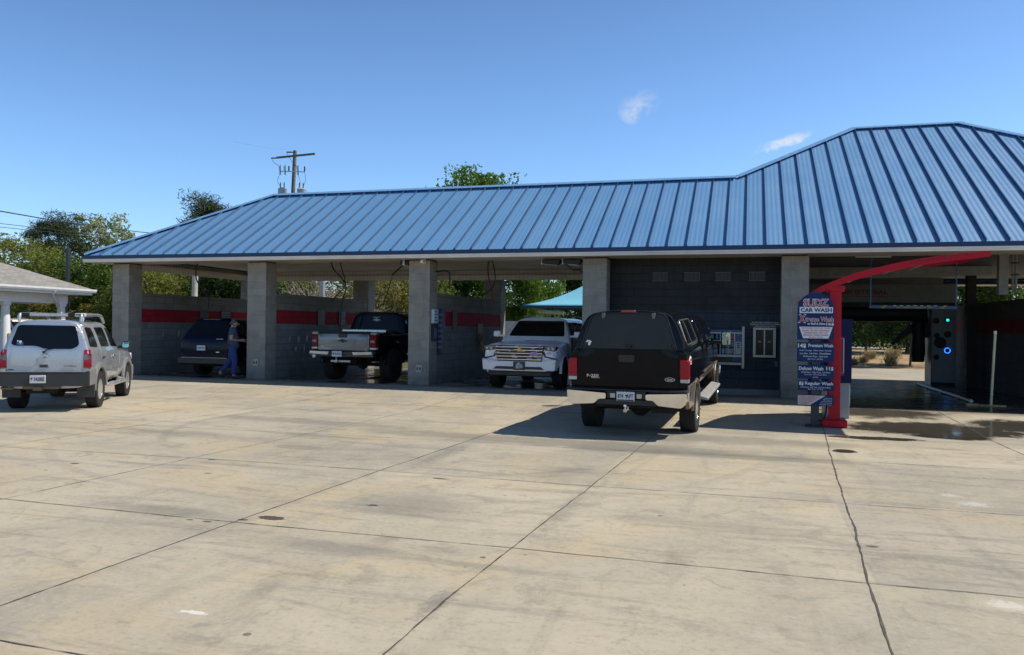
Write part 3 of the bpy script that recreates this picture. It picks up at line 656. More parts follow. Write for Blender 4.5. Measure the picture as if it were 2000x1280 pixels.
# ================================================================ red sign arch with the wash menu
sx = lambda x: x * 1.022
sz = lambda z: 1.6 + (z - 1.6) * 1.022
SY = -4.1; ZG = gz(1.6, SY)
SRED = pm('gloss_red_paint', (.43, .006, .022), .35, var=.06, scale=2, spec=.2)
NAVY = pm('menu_navy', (.010, .034, .125), .45, var=.06, scale=2, spec=.15)
WHT = pm('menu_white', (.72, .74, .78), .5, var=.03)
PINK = pm('menu_red_print', (.42, .05, .08), .5, var=.05)
t = thing('menu_sign', 'tall red arch with a curved clearance canopy carrying blue wash price boards', 'sign', (sx(1.55), SY, ZG))
ox, oz = sx(1.55), ZG
lx = lambda x: sx(x) - ox
lz = lambda z: sz(z) - oz
b = MB(); b.box(lx(1.445), lx(1.645), -.10, .12, .13, lz(2.42)); b.box(lx(1.44), lx(1.65), .161, .17, .3, 1.8); b.build('post', SRED, t, bevel=.015)
b = MB(); b.box(lx(1.33), lx(1.76), -.22, .30, 0, .135); b.build('base', SRED, t, bevel=.015)
b = MB(); b.box(lx(1.40), lx(1.70), -.13, .22, lz(2.34), lz(2.44)); b.build('post_collar', SRED, t, bevel=.01)
top = [(.90, 2.15), (1.28, 2.42), (1.81, 2.645), (2.25, 2.77), (2.67, 2.87), (3.05, 2.935), (3.42, 2.985), (4.03, 3.04)]
topS = [(q.x, q.z) for q in smooth_path([(x, 0, z) for x, z in top], 4)]
low = [(x + .012 * (1 - i / len(topS)), z - (.100 + .025 * math.sin(3.1 * i / len(topS)))) for i, (x, z) in enumerate(topS)]
P = [(lx(x), lz(z)) for x, z in topS] + [(lx(x), lz(z)) for x, z in low[::-1]]
b = MB(); b.prism(P, 'y', -.16, -.10)
nT = len(topS)
for i in range(nT - 1):      # canopy sheet behind the front band
    x0, z0 = topS[i]; x1, z1 = topS[i + 1]; d = 1.75 * sm((i + 1) / 9); d0 = 1.75 * sm(i / 9)
    vs = [(lx(x0), -.10, lz(z0 - .02)), (lx(x1), -.10, lz(z1 - .02)), (lx(x1), .02 + d, lz(z1 - .02)), (lx(x0), .02 + d0, lz(z0 - .02))]
    vs += [(x, y, z - .05) for x, y, z in vs]
    b.add(vs, [(0, 1, 2, 3), (7, 6, 5, 4), (0, 4, 5, 1), (1, 5, 6, 2), (2, 6, 7, 3), (3, 7, 4, 0)])
b.build('canopy', SRED, t, smooth=30)
b = MB()
for i in (3, 9, 15, 20):
    if i < nT: x0, z0 = topS[i]; b.beam((lx(x0), -.09, lz(z0 - .085)), (lx(x0), 1.6 * sm(i / 9), lz(z0 - .085)), .03, .03)
b.build('canopy_rib', pm('grey_rib', (.40, .36, .36), .5), t)
DRED = pm('dark_red_letters', (.14, .004, .012), .5)
s = "CLEARANCE 9'-8\""; x = 2.78; 
for i, ch in enumerate(s):
    if ch != ' ':
        z = next(z0 + (z1 - z0) * (x - x0) / (x1 - x0) for (x0, z0), (x1, z1) in zip(topS, topS[1:]) if x0 <= x <= x1)
        text(t, ch, DRED, (lx(x), -.163, lz(z - .043)), h=.055 if ch not in "'-\"" else (.012 if ch == '-' else .025), rot=(90, -9, 0), bold=.02)
    x += .068
b = MB(); b.box(lx(1.14), lx(1.28), -.176, -.11, 0, lz(2.2)); b.box(lx(1.05), lx(1.35), -.28, .0, 0, .02)
b.build('board_post', pm('dark_slate_post', (.03, .035, .05), .5), t, bevel=.004)
b = MB(); b.tube(smooth_path([(lx(1.28), .03, .08), (lx(1.38), -.02, .14), (lx(1.42), .0, .35), (lx(1.40), .02, .55)]), .015, 6); b.build('cable', BLK, t, smooth=60)
def board(x0, x1, z0, z1, mat, dome=False, name='price_board'):
    b = MB(); X0, X1, Z0, Z1 = lx(x0), lx(x1), lz(z0), lz(z1)
    if dome:
        r = (X1 - X0) / 2; hgt = r * 1.04
        P = [(X0, Z0), (X1, Z0)] + [((X0 + X1) / 2 + r * math.cos(a), Z1 - hgt + hgt * math.sin(a)) for a in [math.pi * i / 20 for i in range(21)]]
        b.prism(P, 'y', -.22, -.18)
    else: b.box(X0, X1, -.22, -.18, Z0, Z1)
    return b.build(name, mat, t, bevel=.004)
def bt(par, s, x, z, w, h, mat, bold=0., shear=0., y=-.0615): return text(par, s, mat, (lx(x), y - .16, lz(z)), w=sx(w), h=sx(h), bold=bold, shear=shear)
d = board(.885, 1.515, 1.45, 2.315, NAVY, True)
bt(d, 'SUDZ', 1.20, 2.125, .44, .145, WHT, .06); bt(d, 'SUDZ', 1.20, 2.125, .415, .125, PINK, .02, y=-.0645)
p = MB().box(lx(.92), lx(1.49), -.224, -.2205, lz(1.935), lz(2.045)).build('white_strip', WHT, d); bt(d, 'CAR WASH', 1.205, 1.99, .53, .075, NAVY, .03, y=-.066)
bt(d, 'X', .965, 1.835, .15, .165, WHT, .05, .1); bt(d, 'X', .965, 1.835, .125, .145, PINK, .03, .1, y=-.0645)
bt(d, 'treme Wash', 1.262, 1.825, .485, .090, WHT, .05); bt(d, 'treme Wash', 1.262, 1.826, .47, .076, PINK, .015, y=-.0645)
bt(d, 'w/ Buff & Shine', 1.21, 1.742, .31, .040, WHT, .03); bt(d, '16$', 1.445, 1.735, .13, .062, WHT, .03)
b = MB(); b.prism([(lx(.915), lz(1.685)), (lx(1.49), lz(1.685)), (lx(1.42), lz(1.475)), (lx(.985), lz(1.475))], 'y', -.2235, -.2205); b.build('white_trapezoid', WHT, d)
for k, s in enumerate(('Under Carriage . White Foam . Presoak', 'Lava Wax . Soft Wash . Wheel Blaster', 'Hi Pressure Rinse . Clear Coat', 'Buff & Shine . Weather Protectant', 'Spot Free . Jet Dry')):
    bt(d, s, 1.203, 1.660 - k * .041, (.50, .46, .40, .42, .24)[k], .027, PINK, .015, y=-.0655)
d = board(.885, 1.52, 1.045, 1.40, NAVY)
bt(d, '14$', .97, 1.335, .14, .085, WHT, .03); bt(d, 'Premium Wash', 1.29, 1.345, .42, .062, WHT, .02)
for k, s in enumerate(('Under Carriage . White Foam . Presoak', 'Lava Wax . Soft Wash . Wheel Blaster', 'Hi Pressure Rinse . Clear Coat', 'Spot Free . Jet Dry')):
    bt(d, s, 1.2, 1.25 - k * .052, (.55, .53, .42, .26)[k], .030, WHT, .008)
d = board(.90, 1.525, .735, .985, NAVY)
bt(d, 'Deluxe Wash', 1.13, .925, .42, .068, WHT, .02); bt(d, '11$', 1.45, .925, .12, .075, WHT, .03)
for k, s in enumerate(('White Foam . Clear Coat . Soft Wash', 'Spot Free . Hi Pressure Rinse', 'Jet Dry')):
    bt(d, s, 1.21, .855 - k * .045, (.50, .38, .09)[k], .028, WHT, .006)
d = board(.91, 1.525, .52, .70, NAVY)
bt(d, '8$', .965, .645, .08, .075, WHT, .03); bt(d, 'Regular Wash', 1.27, .645, .48, .075, WHT, .02)
for k, s in enumerate(('White Foam . Soft Wash . Hi Pressure Rinse', 'Spot Free . Jet Dry')): bt(d, s, 1.21, .582 - k * .037, (.52, .26)[k], .026, WHT, .006)
d = board(.90, 1.525, .25, .44, NAVY)
b = MB(); b.prism([(lx(.908), lz(.432)), (lx(1.38), lz(.432)), (lx(1.12), lz(.258)), (lx(.908), lz(.258))], 'y', -.2235, -.2205); b.build('pale_corner', pm('menu_pale_pink', (.62, .55, .57)), d)
for k in range(7): bt(d, ('Rules for use of the wash', 'no hitch or racks allowed', 'antennas must be down', 'mirrors folded in', 'stop on red', 'not responsible', 'WARNING')[k], .99 + .12 * (1 - k / 7), .415 - k * .023, .36 - .035 * k, .016, PINK, .01, y=-.0655)
for k in range(5): bt(d, ('at Your Own', 'Risk Remove all', 'Loose Items', 'before entering', 'Thank You')[k], 1.43 - .012 * k, .39 - k * .03, .13 + .02 * k, .018, WHT, .005)
t2 = thing('pay_station', 'dark blue pay station kiosk on a grey pedestal behind the red post', 'pay station', (1.80, -3.05, gz(1.8, -3.05)))
oz = gz(1.8, -3.05)
b = MB(); b.box(-.30, .16, -.1, .5, 0, .70); b.box(.161, .18, -.02, .04, .25, .66); b.build('pedestal', pm('kiosk_grey', (.33, .35, .37), .5, var=.08), t2, bevel=.01)
b = MB(); b.box(-.32, .19, -.15, .55, .705, 1.86 - oz); b.build('cabinet', pm('kiosk_blue', (.008, .014, .085), .4, spec=.15), t2, bevel=.015)
b = MB(); b.box(-.15, .05, -.162, -.151, .85, 1.62); b.build('face_panel', pm('kiosk_red', (.22, .012, .03), .4), t2, bevel=.006)
b = MB(); b.tube([(-.12, -.17, 1.58), (.035, -.17, 1.58), (.035, -.17, .90), (-.12, -.17, .90)], .008, 6); b.build('white_outline', WHT, t2)
b = MB(); b.prism([(-.20, 1.66), (-.05, 1.66), (-.125, 1.78)], 'y', -.165, -.151); b.build('warning_mark', pm('warning_orange', (.55, .12, .01)), t2)
# ================================================================ wash tunnel
t = thing('wash_machine', 'big grey rollover wash gantry with blue glowing rings at the back of the tunnel', 'car wash machine', (4.3, 9.8, gz(4.3, 9.8)))
oz = gz(4.3, 9.8)
MG = pm('machine_grey', (.27, .29, .32), .45, var=.08); MD = pm('machine_black', (.012, .012, .013), .6)
b = MB(); b.box(1.68, 2.42, -.15, .9, .1, 2.62); b.box(1.66, 1.675, -.16, .8, .0, 2.6); b.build('tower', MG, t, bevel=.02)
b = MB(); b.box(-2.55, -1.80, -.15, .9, .1, 2.62); b.build('tower', MG, t, bevel=.02)
b = MB(); b.box(1.70, 2.40, -.12, .85, 0, .10); b.box(-2.5, -1.85, -.12, .85, 0, .10); b.build('tower_foot', MD, t)
b = MB(); b.box(-2.6, 2.42, -.02, .85, 2.80, 3.43); b.box(-2.6, 2.42, -.06, -.021, 2.78, 2.82); b.build('top_beam', pm('machine_panel_grey', (.22, .215, .205), .5, var=.1), t, bevel=.02)
b = MB(); b.box(-2.5, 2.40, .0, .8, 2.63, 2.79); b.build('beam_underside', MD, t)
b = MB(); b.lathe([(.0, -2.0), (.26, -2.0), (.30, -1.9), (.27, -1.0), (.31, 0), (.28, .8), (.30, 1.5), (.26, 1.6), (0, 1.6)], (0, .35, 2.42), 'x', 26); b.build('roof_brush', MD, t, smooth=50)
b = MB()
for k in range(9): b.beam((.55 + k * .13, .5, 1.35 + .10 * k - .55 * (k > 5)), (1.15 + .08 * k, .45, 2.0 + .04 * k), .05, .13)
b.lathe([(0, 0), (.2, 0), (.24, .4), (.2, .9), (.25, 1.5), (0, 1.5)], (1.38, .5, .75), 'z', 20)
b.build('side_brush', MD, t, smooth=40)
for (x, z, r, m_) in ((1.80, 2.18, .10, MD), (1.82, 1.68, .09, MD), (1.82, .95, .09, MD), (2.15, 2.2, .10, MD), (2.16, 1.72, .115, MD), (1.93, 1.44, .19, MD), (2.15, 1.18, .115, MD)):
    b = MB(); b.lathe([(0, -.03), (r, -.03), (r, 0), (0, 0)], (x, -.152, z), 'y', 24); b.build('round_port', m_, t, smooth=40)
GLOWC = pm('cyan_lamp', (.02, .3, .35), .4, emit=(.02, .75, .85), est=1.3); GLOWB = pm('blue_lamp', (.02, .1, .5), .4, emit=(.02, .22, 1.0), est=2.0)
b = MB(); b.lathe([(0, -.05), (.04, -.05), (.05, -.035), (0, -.035)], (2.15, -.152, 2.2), 'y', 16); b.build('status_lamp', GLOWC, t, smooth=40)
b = MB(); b.tube([(2.15 + .085 * math.cos(a), -.19, 1.18 + .085 * math.sin(a)) for a in [.9 + i * .25 for i in range(25)]], .016, 6); b.build('status_ring', GLOWB, t, smooth=50)
DR = pm('dark_red_print', (.30, .02, .03), .5)
text(t, 'ISTOBAL', DR, (-.20, -.063, 3.15), w=1.05, h=.16, bold=.02)
b = MB(); b.lathe([(0, -.01), (.16, -.01), (.16, 0), (0, 0)], (0, 0, 0), 'y', 24)
e = b.build('oval_mark', DR, t); e.location = (-.98, -.062, 3.15); e.scale = (1.25, 1, .55)
b = MB(); b.box(-1.2, .7, -.066, -.0605, 2.99, 3.005); b.build('print_line', DR, t)
for i, (x, y, w_, lab) in enumerate(((3.1, 2.2, .9, 'long unlit light fitting under the tunnel ceiling left of the red canopy tip'), (3.9, 1.4, .28, 'small white unlit light fitting near the front of the tunnel ceiling'))):
    l_ = thing('ceiling_light', lab, 'ceiling light', (x, y, 3.63))
    b = MB(); b.box(-w_ / 2, w_ / 2, -.12, .12, -.05, .005); b.build('housing', MG, l_, bevel=.01)
    b = MB(); b.prism([(-.09, -.051), (.09, -.051), (.06, -.10), (-.06, -.10)], 'x', -w_ / 2 + .03, w_ / 2 - .03); b.build('diffuser', pm('frosted_white', (.6, .6, .58), .4), l_)
t = thing('height_bar', 'striped blue maximum height bar hung on two thin blue rods before the wash gantry', 'height bar', (4.1, 2.6, 2.27))
BB = pm('bar_blue', (.05, .10, .22), .4); RODB = pm('rod_blue', (.05, .17, .34), .4)
b = MB(); b.beam((-1.03, 0, 0), (1.05, 0, -.015), .06, .085); b.build('bar', BB, t, bevel=.008)
for x in (-1.0, 1.02): b = MB(); b.tube([(x, 0, .04), (x, 0, 1.36)], .018, 8); b.build('rod', RODB, t, smooth=60)
YEL = pm('bar_yellow', (.50, .42, .04), .5)
for x in (-.66, .74): b = MB(); b.prism([(x - .10, -.04), (x - .03, -.04), (x + .07, .04), (x, .04)], 'y', -.034, -.0305); b.build('yellow_stripe', YEL, t)
b = MB()
for k in range(7): b.box(-.46 + k * .16, -.38 + k * .16, -.034, -.0305, .022, .038)
b.build('white_dash', WHT, t)
text(t, "MAXIMUM HEIGHT 7'0\"", YEL, (.05, -.036, -.015), w=.86, h=.045, bold=.03)
b = MB(); R = [(5.5, 9.2), (5.28, 6.0), (5.10, 3.0), (4.94, .31)]
P = smooth_path([(x, y, gz(x, y) + .05) for x, y in R], 5); b.tube(P, .045, 8)
for q in P[::4]: b.box(q.x - .09, q.x + .09, q.y - .03, q.y + .03, gz(q.x, q.y), gz(q.x, q.y) + .03)
tag(b.build('guide_rail', pm('worn_steel_rail', (.32, .31, .29), .45, .4, var=.3), smooth=50), 'long low grey wheel guide rail along the wet tunnel floor', 'guide rail')
t = thing('marker_post', 'thin pale yellow plastic post standing at the tunnel entrance', 'post', (5.16, -.35, gz(5.16, -.35)))
b = MB(); b.tube([(.01, 0, .03), (.075, 0, 1.60)], .027, 12); b.build('pole', pm('yellowed_pvc', (.55, .52, .33), .5, var=.12, scale=2), t, smooth=60)
b = MB(); b.lathe([(.030, 1.60), (.032, 1.66), (0, 1.67)], (.075, 0, 0)); b.build('cap', pm('white_pvc', (.7, .7, .66)), t, smooth=50)
b = MB(); b.box(-.22, .30, -.06, .06, 0, .035); b.box(-.48, -.221, -.03, .05, 0, .05); b.build('foot', pm('ochre_foot', (.30, .23, .10), .7, var=.3), t, bevel=.006)
t = thing('pipe_rack', 'pale hanging box with grey conduit pipes at the upper right of the tunnel entrance', 'conduit', (6.3, 3, 2.6))
b = MB(); b.box(-.14, .08, -.1, .1, 0, 1.03); b.build('duct', pm('duct_grey', (.34, .33, .31), .6), t, bevel=.01)
for x in (.2, .27): b = MB(); b.tube([(x, 0, 0.1), (x, 0, 1.03)], .03, 8); b.build('conduit', pm('conduit_grey', (.26, .26, .25), .5), t, smooth=60)
b = MB()
for z in (.5, .8): b.box(.14, .33, -.045, -.031, z, z + .03)
b.build('clamp', BLK, t)
# ================================================================ vehicle tools
def loft(name, stations, mat, parent=None, sub=2, cuts=(), cutmat=None):
    vs, fs = [], []; n = len(stations[0][1]); m = 2 * n - 2
    for y, pts in stations:
        R = [(p[0], y + (p[2] if len(p) > 2 else 0), p[1]) for p in pts]
        vs += R + [(-x, yy, z) for x, yy, z in R[n - 2:0:-1]]
    for i in range(len(stations) - 1):
        for k in range(m): fs.append((i * m + k, i * m + (k + 1) % m, (i + 1) * m + (k + 1) % m, (i + 1) * m + k))
    for base in (0, (len(stations) - 1) * m):
        lf = lambda i: base + (m - i) % m if 0 < i < n - 1 else base + i
        for i in range(n - 1):
            f = [base + i, base + i + 1, lf(i + 1), lf(i)]
            f = list(dict.fromkeys(f)); fs.append(tuple(f))
    b = MB(); b.add(vs, fs); o = b.build(name, mat, smooth=40)
    if sub:
        md = o.modifiers.new('s', 'SUBSURF'); md.levels = md.render_levels = sub; bake(o)
    if cuts:
        o.data.materials.append(cutmat)
        for (yc, zc, r, x0, x1) in cuts:
            c = MB(); c.lathe([(r, x0), (r, x1)], (0, yc, zc), 'x', 40); co = c.build('cutter', cutmat)
            md = o.modifiers.new('b', 'BOOLEAN'); md.object = co; md.operation = 'DIFFERENCE'; md.solver = 'EXACT'; md.material_mode = 'TRANSFER'
            bake(o); bpy.data.objects.remove(co)
    o.data.shade_smooth(); o.data.set_sharp_from_angle(angle=rad(38))
    if parent: o.parent = parent
    return o
def bvh_of(*obs):
    vs, fs = [], []
    for o in obs:
        k = len(vs); vs += [v.co.copy() for v in o.data.vertices]; fs += [[i + k for i in p.vertices] for p in o.data.polygons]
    return BVHTree.FromPolygons(vs, fs)
def patch(name, bvh, poly, axis, sgn, mat, parent, off=.006, th=.02, step=.07, label=None, maxdev=None):
    bm = bmesh.new(); f = bm.faces.new([bm.verts.new((u, 0, v)) for u, v in poly])
    us = [p[0] for p in poly]; vv = [p[1] for p in poly]
    for lo, hi, no in ((min(us), max(us), (1, 0, 0)), (min(vv), max(vv), (0, 0, 1))):
        k = int((hi - lo) / step)
        for i in range(1, k + 1):
            c = lo + (hi - lo) * i / (k + 1)
            bmesh.ops.bisect_plane(bm, geom=bm.verts[:] + bm.edges[:] + bm.faces[:], plane_co=(c * no[0], 0, c * no[2]), plane_no=no)
    dep = {}; miss = []
    for v in bm.verts:
        u, w = v.co.x, v.co.z
        if axis == 'x': h = bvh.ray_cast(Vector((sgn * 6, u, w)), Vector((-sgn, 0, 0)))
        elif axis == 'y': h = bvh.ray_cast(Vector((u, sgn * 12, w)), Vector((0, -sgn, 0)))
        else: h = bvh.ray_cast(Vector((u, w, 6)), Vector((0, 0, -1)))
        if h[0] is None: miss.append(v)
        else: dep[v] = h[0]['xyz'.index(axis)]
    if maxdev and dep:
        md_ = sorted(dep.values())[len(dep) // 2 if sgn > 0 else len(dep) // 2]
        for v in [q for q in dep if abs(dep[q] - md_) > maxdev]: miss.append(v); del dep[v]
    for v in miss:
        dep[v] = dep[min(dep, key=lambda q: (q.co - v.co).length)] if dep else 0
    ds = sorted(dep.values())
    s_ = 1 if axis == 'z' else sgn
    for v in bm.verts:
        u, w = v.co.x, v.co.z; d = dep[v] + s_ * (off - th)
        v.co = (d, u, w) if axis == 'x' else (u, d, w) if axis == 'y' else (u, w, d)
    r = bmesh.ops.extrude_face_region(bm, geom=bm.faces[:])
    dv = Vector((s_ * th if axis == 'x' else 0, s_ * th if axis == 'y' else 0, th if axis == 'z' else 0))
    for e in r['geom']:
        if isinstance(e, bmesh.types.BMVert): e.co += dv
    bmesh.ops.recalc_face_normals(bm, faces=bm.faces)
    me = bpy.data.meshes.new(name); bm.to_mesh(me); bm.free(); me.materials.append(mat)
    me.shade_smooth(); me.set_sharp_from_angle(angle=rad(40))
    o = bpy.data.objects.new(name, me); COL.objects.link(o)
    if parent: o.parent = parent
    if label: o['label'] = label
    return o
TYRE = pm('tyre_rubber', (.016, .016, .016), .85, var=.25, scale=30)
WELL = pm('wheel_well_black', (.008, .008, .008), .95)
def wheel(par, x, y, r, w, rimr, rimmat, spokes=6, sgn=1, rz=0):
    b = MB()
    prof = [(rimr * .97, -w * .42), (rimr + .02, -w * .48), (r * .86, -w * .5), (r * .955, -w * .46), (r * .985, -w * .40)]
    for k in range(4):
        a = -w * .36 + k * w * .18
        prof += [(r, a), (r, a + w * .13), (r * .975, a + w * .135), (r * .975, a + w * .175)]
    prof += [(r * .985, w * .40), (r * .955, w * .46), (r * .86, w * .5), (rimr + .02, w * .48), (rimr * .97, w * .42)]
    b.lathe(prof, (0, 0, 0), 'x', 40)
    for k in range(40):       # shoulder tread blocks
        a = 2 * math.pi * k / 40
        for s_ in (-1, 1):
            c = Vector((s_ * w * .44, r * .965 * math.cos(a), r * .965 * math.sin(a))); n_ = Vector((0, math.cos(a), math.sin(a)))
            b.beam(c - n_ * .02, c + n_ * .012, w * .10, r * .09, Vector((0, -n_.z, n_.y)))
    o = b.build('wheel', TYRE, par, smooth=40); o.location = (x, y, r); o.rotation_euler = (0, 0, rz)
    f = sgn
    b = MB()
    b.lathe([(rimr, f * w * .44), (rimr * .93, f * w * .45), (rimr * .86, f * w * .36), (rimr * .84, f * w * .1)], (0, 0, 0), 'x', 36)
    b.lathe([(0, f * w * .40), (rimr * .20, f * w * .40), (rimr * .24, f * w * .30), (rimr * .24, f * w * .15)], (0, 0, 0), 'x', 20)
    for k in range(spokes):
        a = 2 * math.pi * k / spokes + .3; n_ = Vector((0, math.cos(a), math.sin(a)))
        b.beam(n_ * rimr * .18 + Vector((f * w * .33, 0, 0)), n_ * rimr * .90 + Vector((f * w * .38, 0, 0)), rimr * .26, w * .12, (1, 0, 0))
    for k in range(spokes):
        a = 2 * math.pi * (k + .5) / spokes + .3
        b.lathe([(0, f * w * .405), (.012, f * w * .405), (.012, f * w * .38)], (0, rimr * .13 * math.cos(a), rimr * .13 * math.sin(a)), 'x', 6)
    b.build('rim', rimmat, o, smooth=35)
    b = MB(); b.lathe([(0, f * w * .12), (rimr * .9, f * w * .12), (rimr * .9, f * w * .05)], (0, 0, 0), 'x', 30); b.build('brake_disc', pm('dark_steel', (.03, .028, .026)), o, smooth=35)
    return o
def arch(b, yc, zc, r0, r1, x0, x1, a0=0, a1=180, n=18):
    P = [(yc + r1 * math.cos(rad(a0 + (a1 - a0) * i / n)), zc + r1 * math.sin(rad(a0 + (a1 - a0) * i / n))) for i in range(n + 1)]
    Q = [(yc + r0 * math.cos(rad(a0 + (a1 - a0) * i / n)), zc + r0 * math.sin(rad(a0 + (a1 - a0) * i / n))) for i in range(n + 1)]
    for i in range(n): b.prism([P[i], P[i + 1], Q[i + 1], Q[i]], 'x', x0, x1)
def mirror_part(par, x, y, z, w, h, mat, glass, sgn, arm=.12, rear=-1, dep=.10):
    b = MB(); x0, x1 = sgn * x, sgn * (x + w)
    P = rpoly([(min(x0, x1), z - h / 2), (max(x0, x1), z - h / 2), (max(x0, x1), z + h / 2), (min(x0, x1), z + h / 2)], .05)
    b.prism(P, 'y', y - dep / 2, y + dep / 2); b.beam((sgn * (x - arm), y + .02, z - h * .30), (sgn * (x + .03), y, z - h * .28), .07, .06)
    o = b.build('mirror', mat, par, bevel=.02)
    P = rpoly([(min(x0, x1) + .02, z - h / 2 + .02), (max(x0, x1) - .02, z - h / 2 + .02), (max(x0, x1) - .02, z + h / 2 - .02), (min(x0, x1) + .02, z + h / 2 - .02)], .04)
    b = MB(); b.prism(P, 'y', y - dep / 2 - .006, y - dep / 2 - .001); b.build('mirror_glass', glass, o)
    return o
MIRR = pm('mirror_glass', (.32, .52, .58), .03, 1.0, var=0)  # cyan tint stands in for sky reflected in the mirrors
TINT = pm('tinted_glass', (.005, .006, .008), .05, var=.1, spec=.22)
REDL = pm('red_lamp_lens', (.36, .003, .018), .12, var=.05, coat=.25, spec=.25)
CLRL = pm('clear_lamp_lens', (.55, .52, .50), .12, var=.1, coat=1)
CHROME = pm('chrome', (.72, .72, .70), .09, 1.0, var=.05)
PLTW = pm('plate_white', (.62, .64, .66), .4, var=.03)
PLTB = pm('plate_dark_print', (.02, .025, .06), .5)
def plate(par, s, x, y, z, w=.305, h=.152, sgn=-1, mat=None, tree=False, sub=None):
    b = MB(); b.box(x - w / 2, x + w / 2, y - .008, y + .008, z - h / 2, z + h / 2); o = b.build('licence_plate', mat or PLTW, par, bevel=.006)
    yy = y + sgn * .0095; ro = (90, 0, 0 if sgn < 0 else 180)
    if s: text(o, s, PLTB, (x + (.03 if tree == 'left' else 0), yy, z + .003), w=w * (.66 if tree == 'left' else .86), h=h * .46, rot=ro, bold=.02, extr=.001)
    b = MB(); tx = x - w * .37 if tree == 'left' else x + .012
    if tree:
        b.box(tx - .003, tx + .003, yy - .001, yy + .001, z - .030, z + .012)
        for a in (0, 35, 75, 110, 150, 180, 215, -35):
            b.beam((tx, yy, z + .014), (tx + .018 * math.cos(rad(a)), yy, z + .014 + .018 * math.sin(rad(a))), .002, .008, (0, 0, 1) if abs(math.cos(rad(a))) > .3 else (1, 0, 0))
    if sub: b.box(x - w * .46, x + w * .46, yy - .001, yy + .001, z - h * .47, z - h * .34)
    if b.v: b.build('plate_emblem', PLTB, o)
    return o

# ================================================================ black pickup with a camper shell
def rootat(t, rx=0.0): t.rotation_euler[0] = rx
PX, PY = -1.83, -5.65
T = thing('pickup_truck', 'black pickup with black camper shell, tan lower body and chrome rear bumper', 'pickup truck', (PX, PY, gz(PX, PY)), rad(-3))
rootat(T, math.atan2(gz(PX + .2, PY + 4) - gz(PX, PY), 4.0))
PBLK = pm('black_car_paint', (.0045, .0055, .009), .10, var=.15, coat=.06, spec=.13)
TAN = pm('tan_car_paint', (.20, .155, .115), .35, .3, var=.10, coat=.6)
def bedp(zt, w=1.0, zb=.72, s=1.0): return [(0, zb), (.78 * w, zb), (.93 * w, zb + .03), (.985 * w, zb + .12), (1.0 * w, 1.02), (.998 * w, 1.22), (.985 * w, zt - .07), (.955 * w, zt - .02), (.90 * w, zt), (.75 * w, zt + .005), (0, zt + .015)]
body = loft('body', [(-1.215, bedp(1.50, .975)), (-1.20, bedp(1.505, .992)), (-1.1, bedp(1.51)), (0, bedp(1.51)), (.95, bedp(1.51)), (1.9, bedp(1.51)), (2.9, bedp(1.49)), (3.3, bedp(1.42, .99)), (4.3, bedp(1.36, .975)), (4.72, bedp(1.30, .95)), (4.80, bedp(1.24, .90))],
            PBLK, T, 2, [(0, .42, .50, -1.2, 1.2), (4.0, .42, .50, -1.2, 1.2)], WELL)
def shp(s=1.0, zo=0.0): return [(0, 1.49), (.70 * s, 1.49), (.925 * s, 1.492, 0), (.93 * s, 1.53), (.895 * s, 1.66), (.83 * s, 1.84), (.755 * s, 2.0 + zo), (.68 * s, 2.085 + zo), (.57 * s, 2.13 + zo), (.35 * s, 2.155 + zo), (0, 2.165 + zo)]
def lean(pts, k, z0): return [(x, z, max(0, z - z0) * k) for x, z, *_ in pts]
shell = loft('camper_shell', [(-1.20, lean(shp(.975, -.01), .10, 1.5)), (-1.19, lean(shp(.99), .10, 1.5)), (-1.1, lean(shp(), .10, 1.5)), (0, shp()), (.90, shp()), (.97, shp(.985, -.01)), (.985, shp(.96, -.03))], PBLK, T, 2)
def cabp(s=1.0, zo=0.0): return [(0, 1.46), (.70 * s, 1.46), (.955 * s, 1.465), (.96 * s, 1.53), (.93 * s, 1.66), (.875 * s, 1.84), (.81 * s, 1.93 + zo), (.73 * s, 1.985 + zo), (.58 * s, 2.01 + zo), (.3 * s, 2.025 + zo), (0, 2.03 + zo)]
ws = lambda pts, k, z0: [(x, z, -max(0, z - z0) * k) for x, z, *_ in pts]
cab = loft('cab', [(1.03, cabp(.97, -.02)), (1.045, cabp(.985)), (1.12, cabp()), (1.9, cabp()), (2.7, ws(cabp(), .3, 1.5)), (3.25, ws(cabp(.985, -.01), 1.35, 1.5)), (3.32, ws(cabp(.96, -.04), 1.38, 1.5))], PBLK, T, 2)
bv = bvh_of(body); bs = bvh_of(shell); bc = bvh_of(cab)
P = rpoly([(-.835, .895), (.835, .895), (.835, 1.508), (-.835, 1.508)], [.03, .03, .05, .05])
tg = patch('tailgate', bv, P, 'y', -1, PBLK, T, .016, .03, .1)
b = MB(); b.prism(rpoly([(-.15, 1.30), (.12, 1.30), (.12, 1.43), (-.15, 1.43)], .04), 'y', -1.248, -1.232); b.build('tailgate_handle', BLK, tg, bevel=.006)
b = MB(); b.box(-.80, .80, -1.236, -1.2315, 1.10, 1.106); b.box(-.80, .80, -1.236, -1.2315, .955, .961); b.build('pressed_line', pm('black_car_paint', ()), tg)
text(tg, 'F-250', pm('badge_silver', (.62, .62, .60), .25, .7), (-.59, -1.2335, 1.065), w=.20, h=.048, bold=.02, extr=.003)
text(tg, 'SUPER DUTY', MATS['badge_silver'], (-.54, -1.2335, 1.030), w=.145, h=.018, bold=.02, extr=.003)
b = MB(); b.lathe([(0, -.008), (.082, -.008), (.086, 0), (0, 0)], (0, 0, 0), 'y', 32); e = b.build('oval_badge', MATS['badge_silver'], tg, smooth=40); e.location = (.70, -1.2325, 1.035); e.scale = (1, 1, .42)
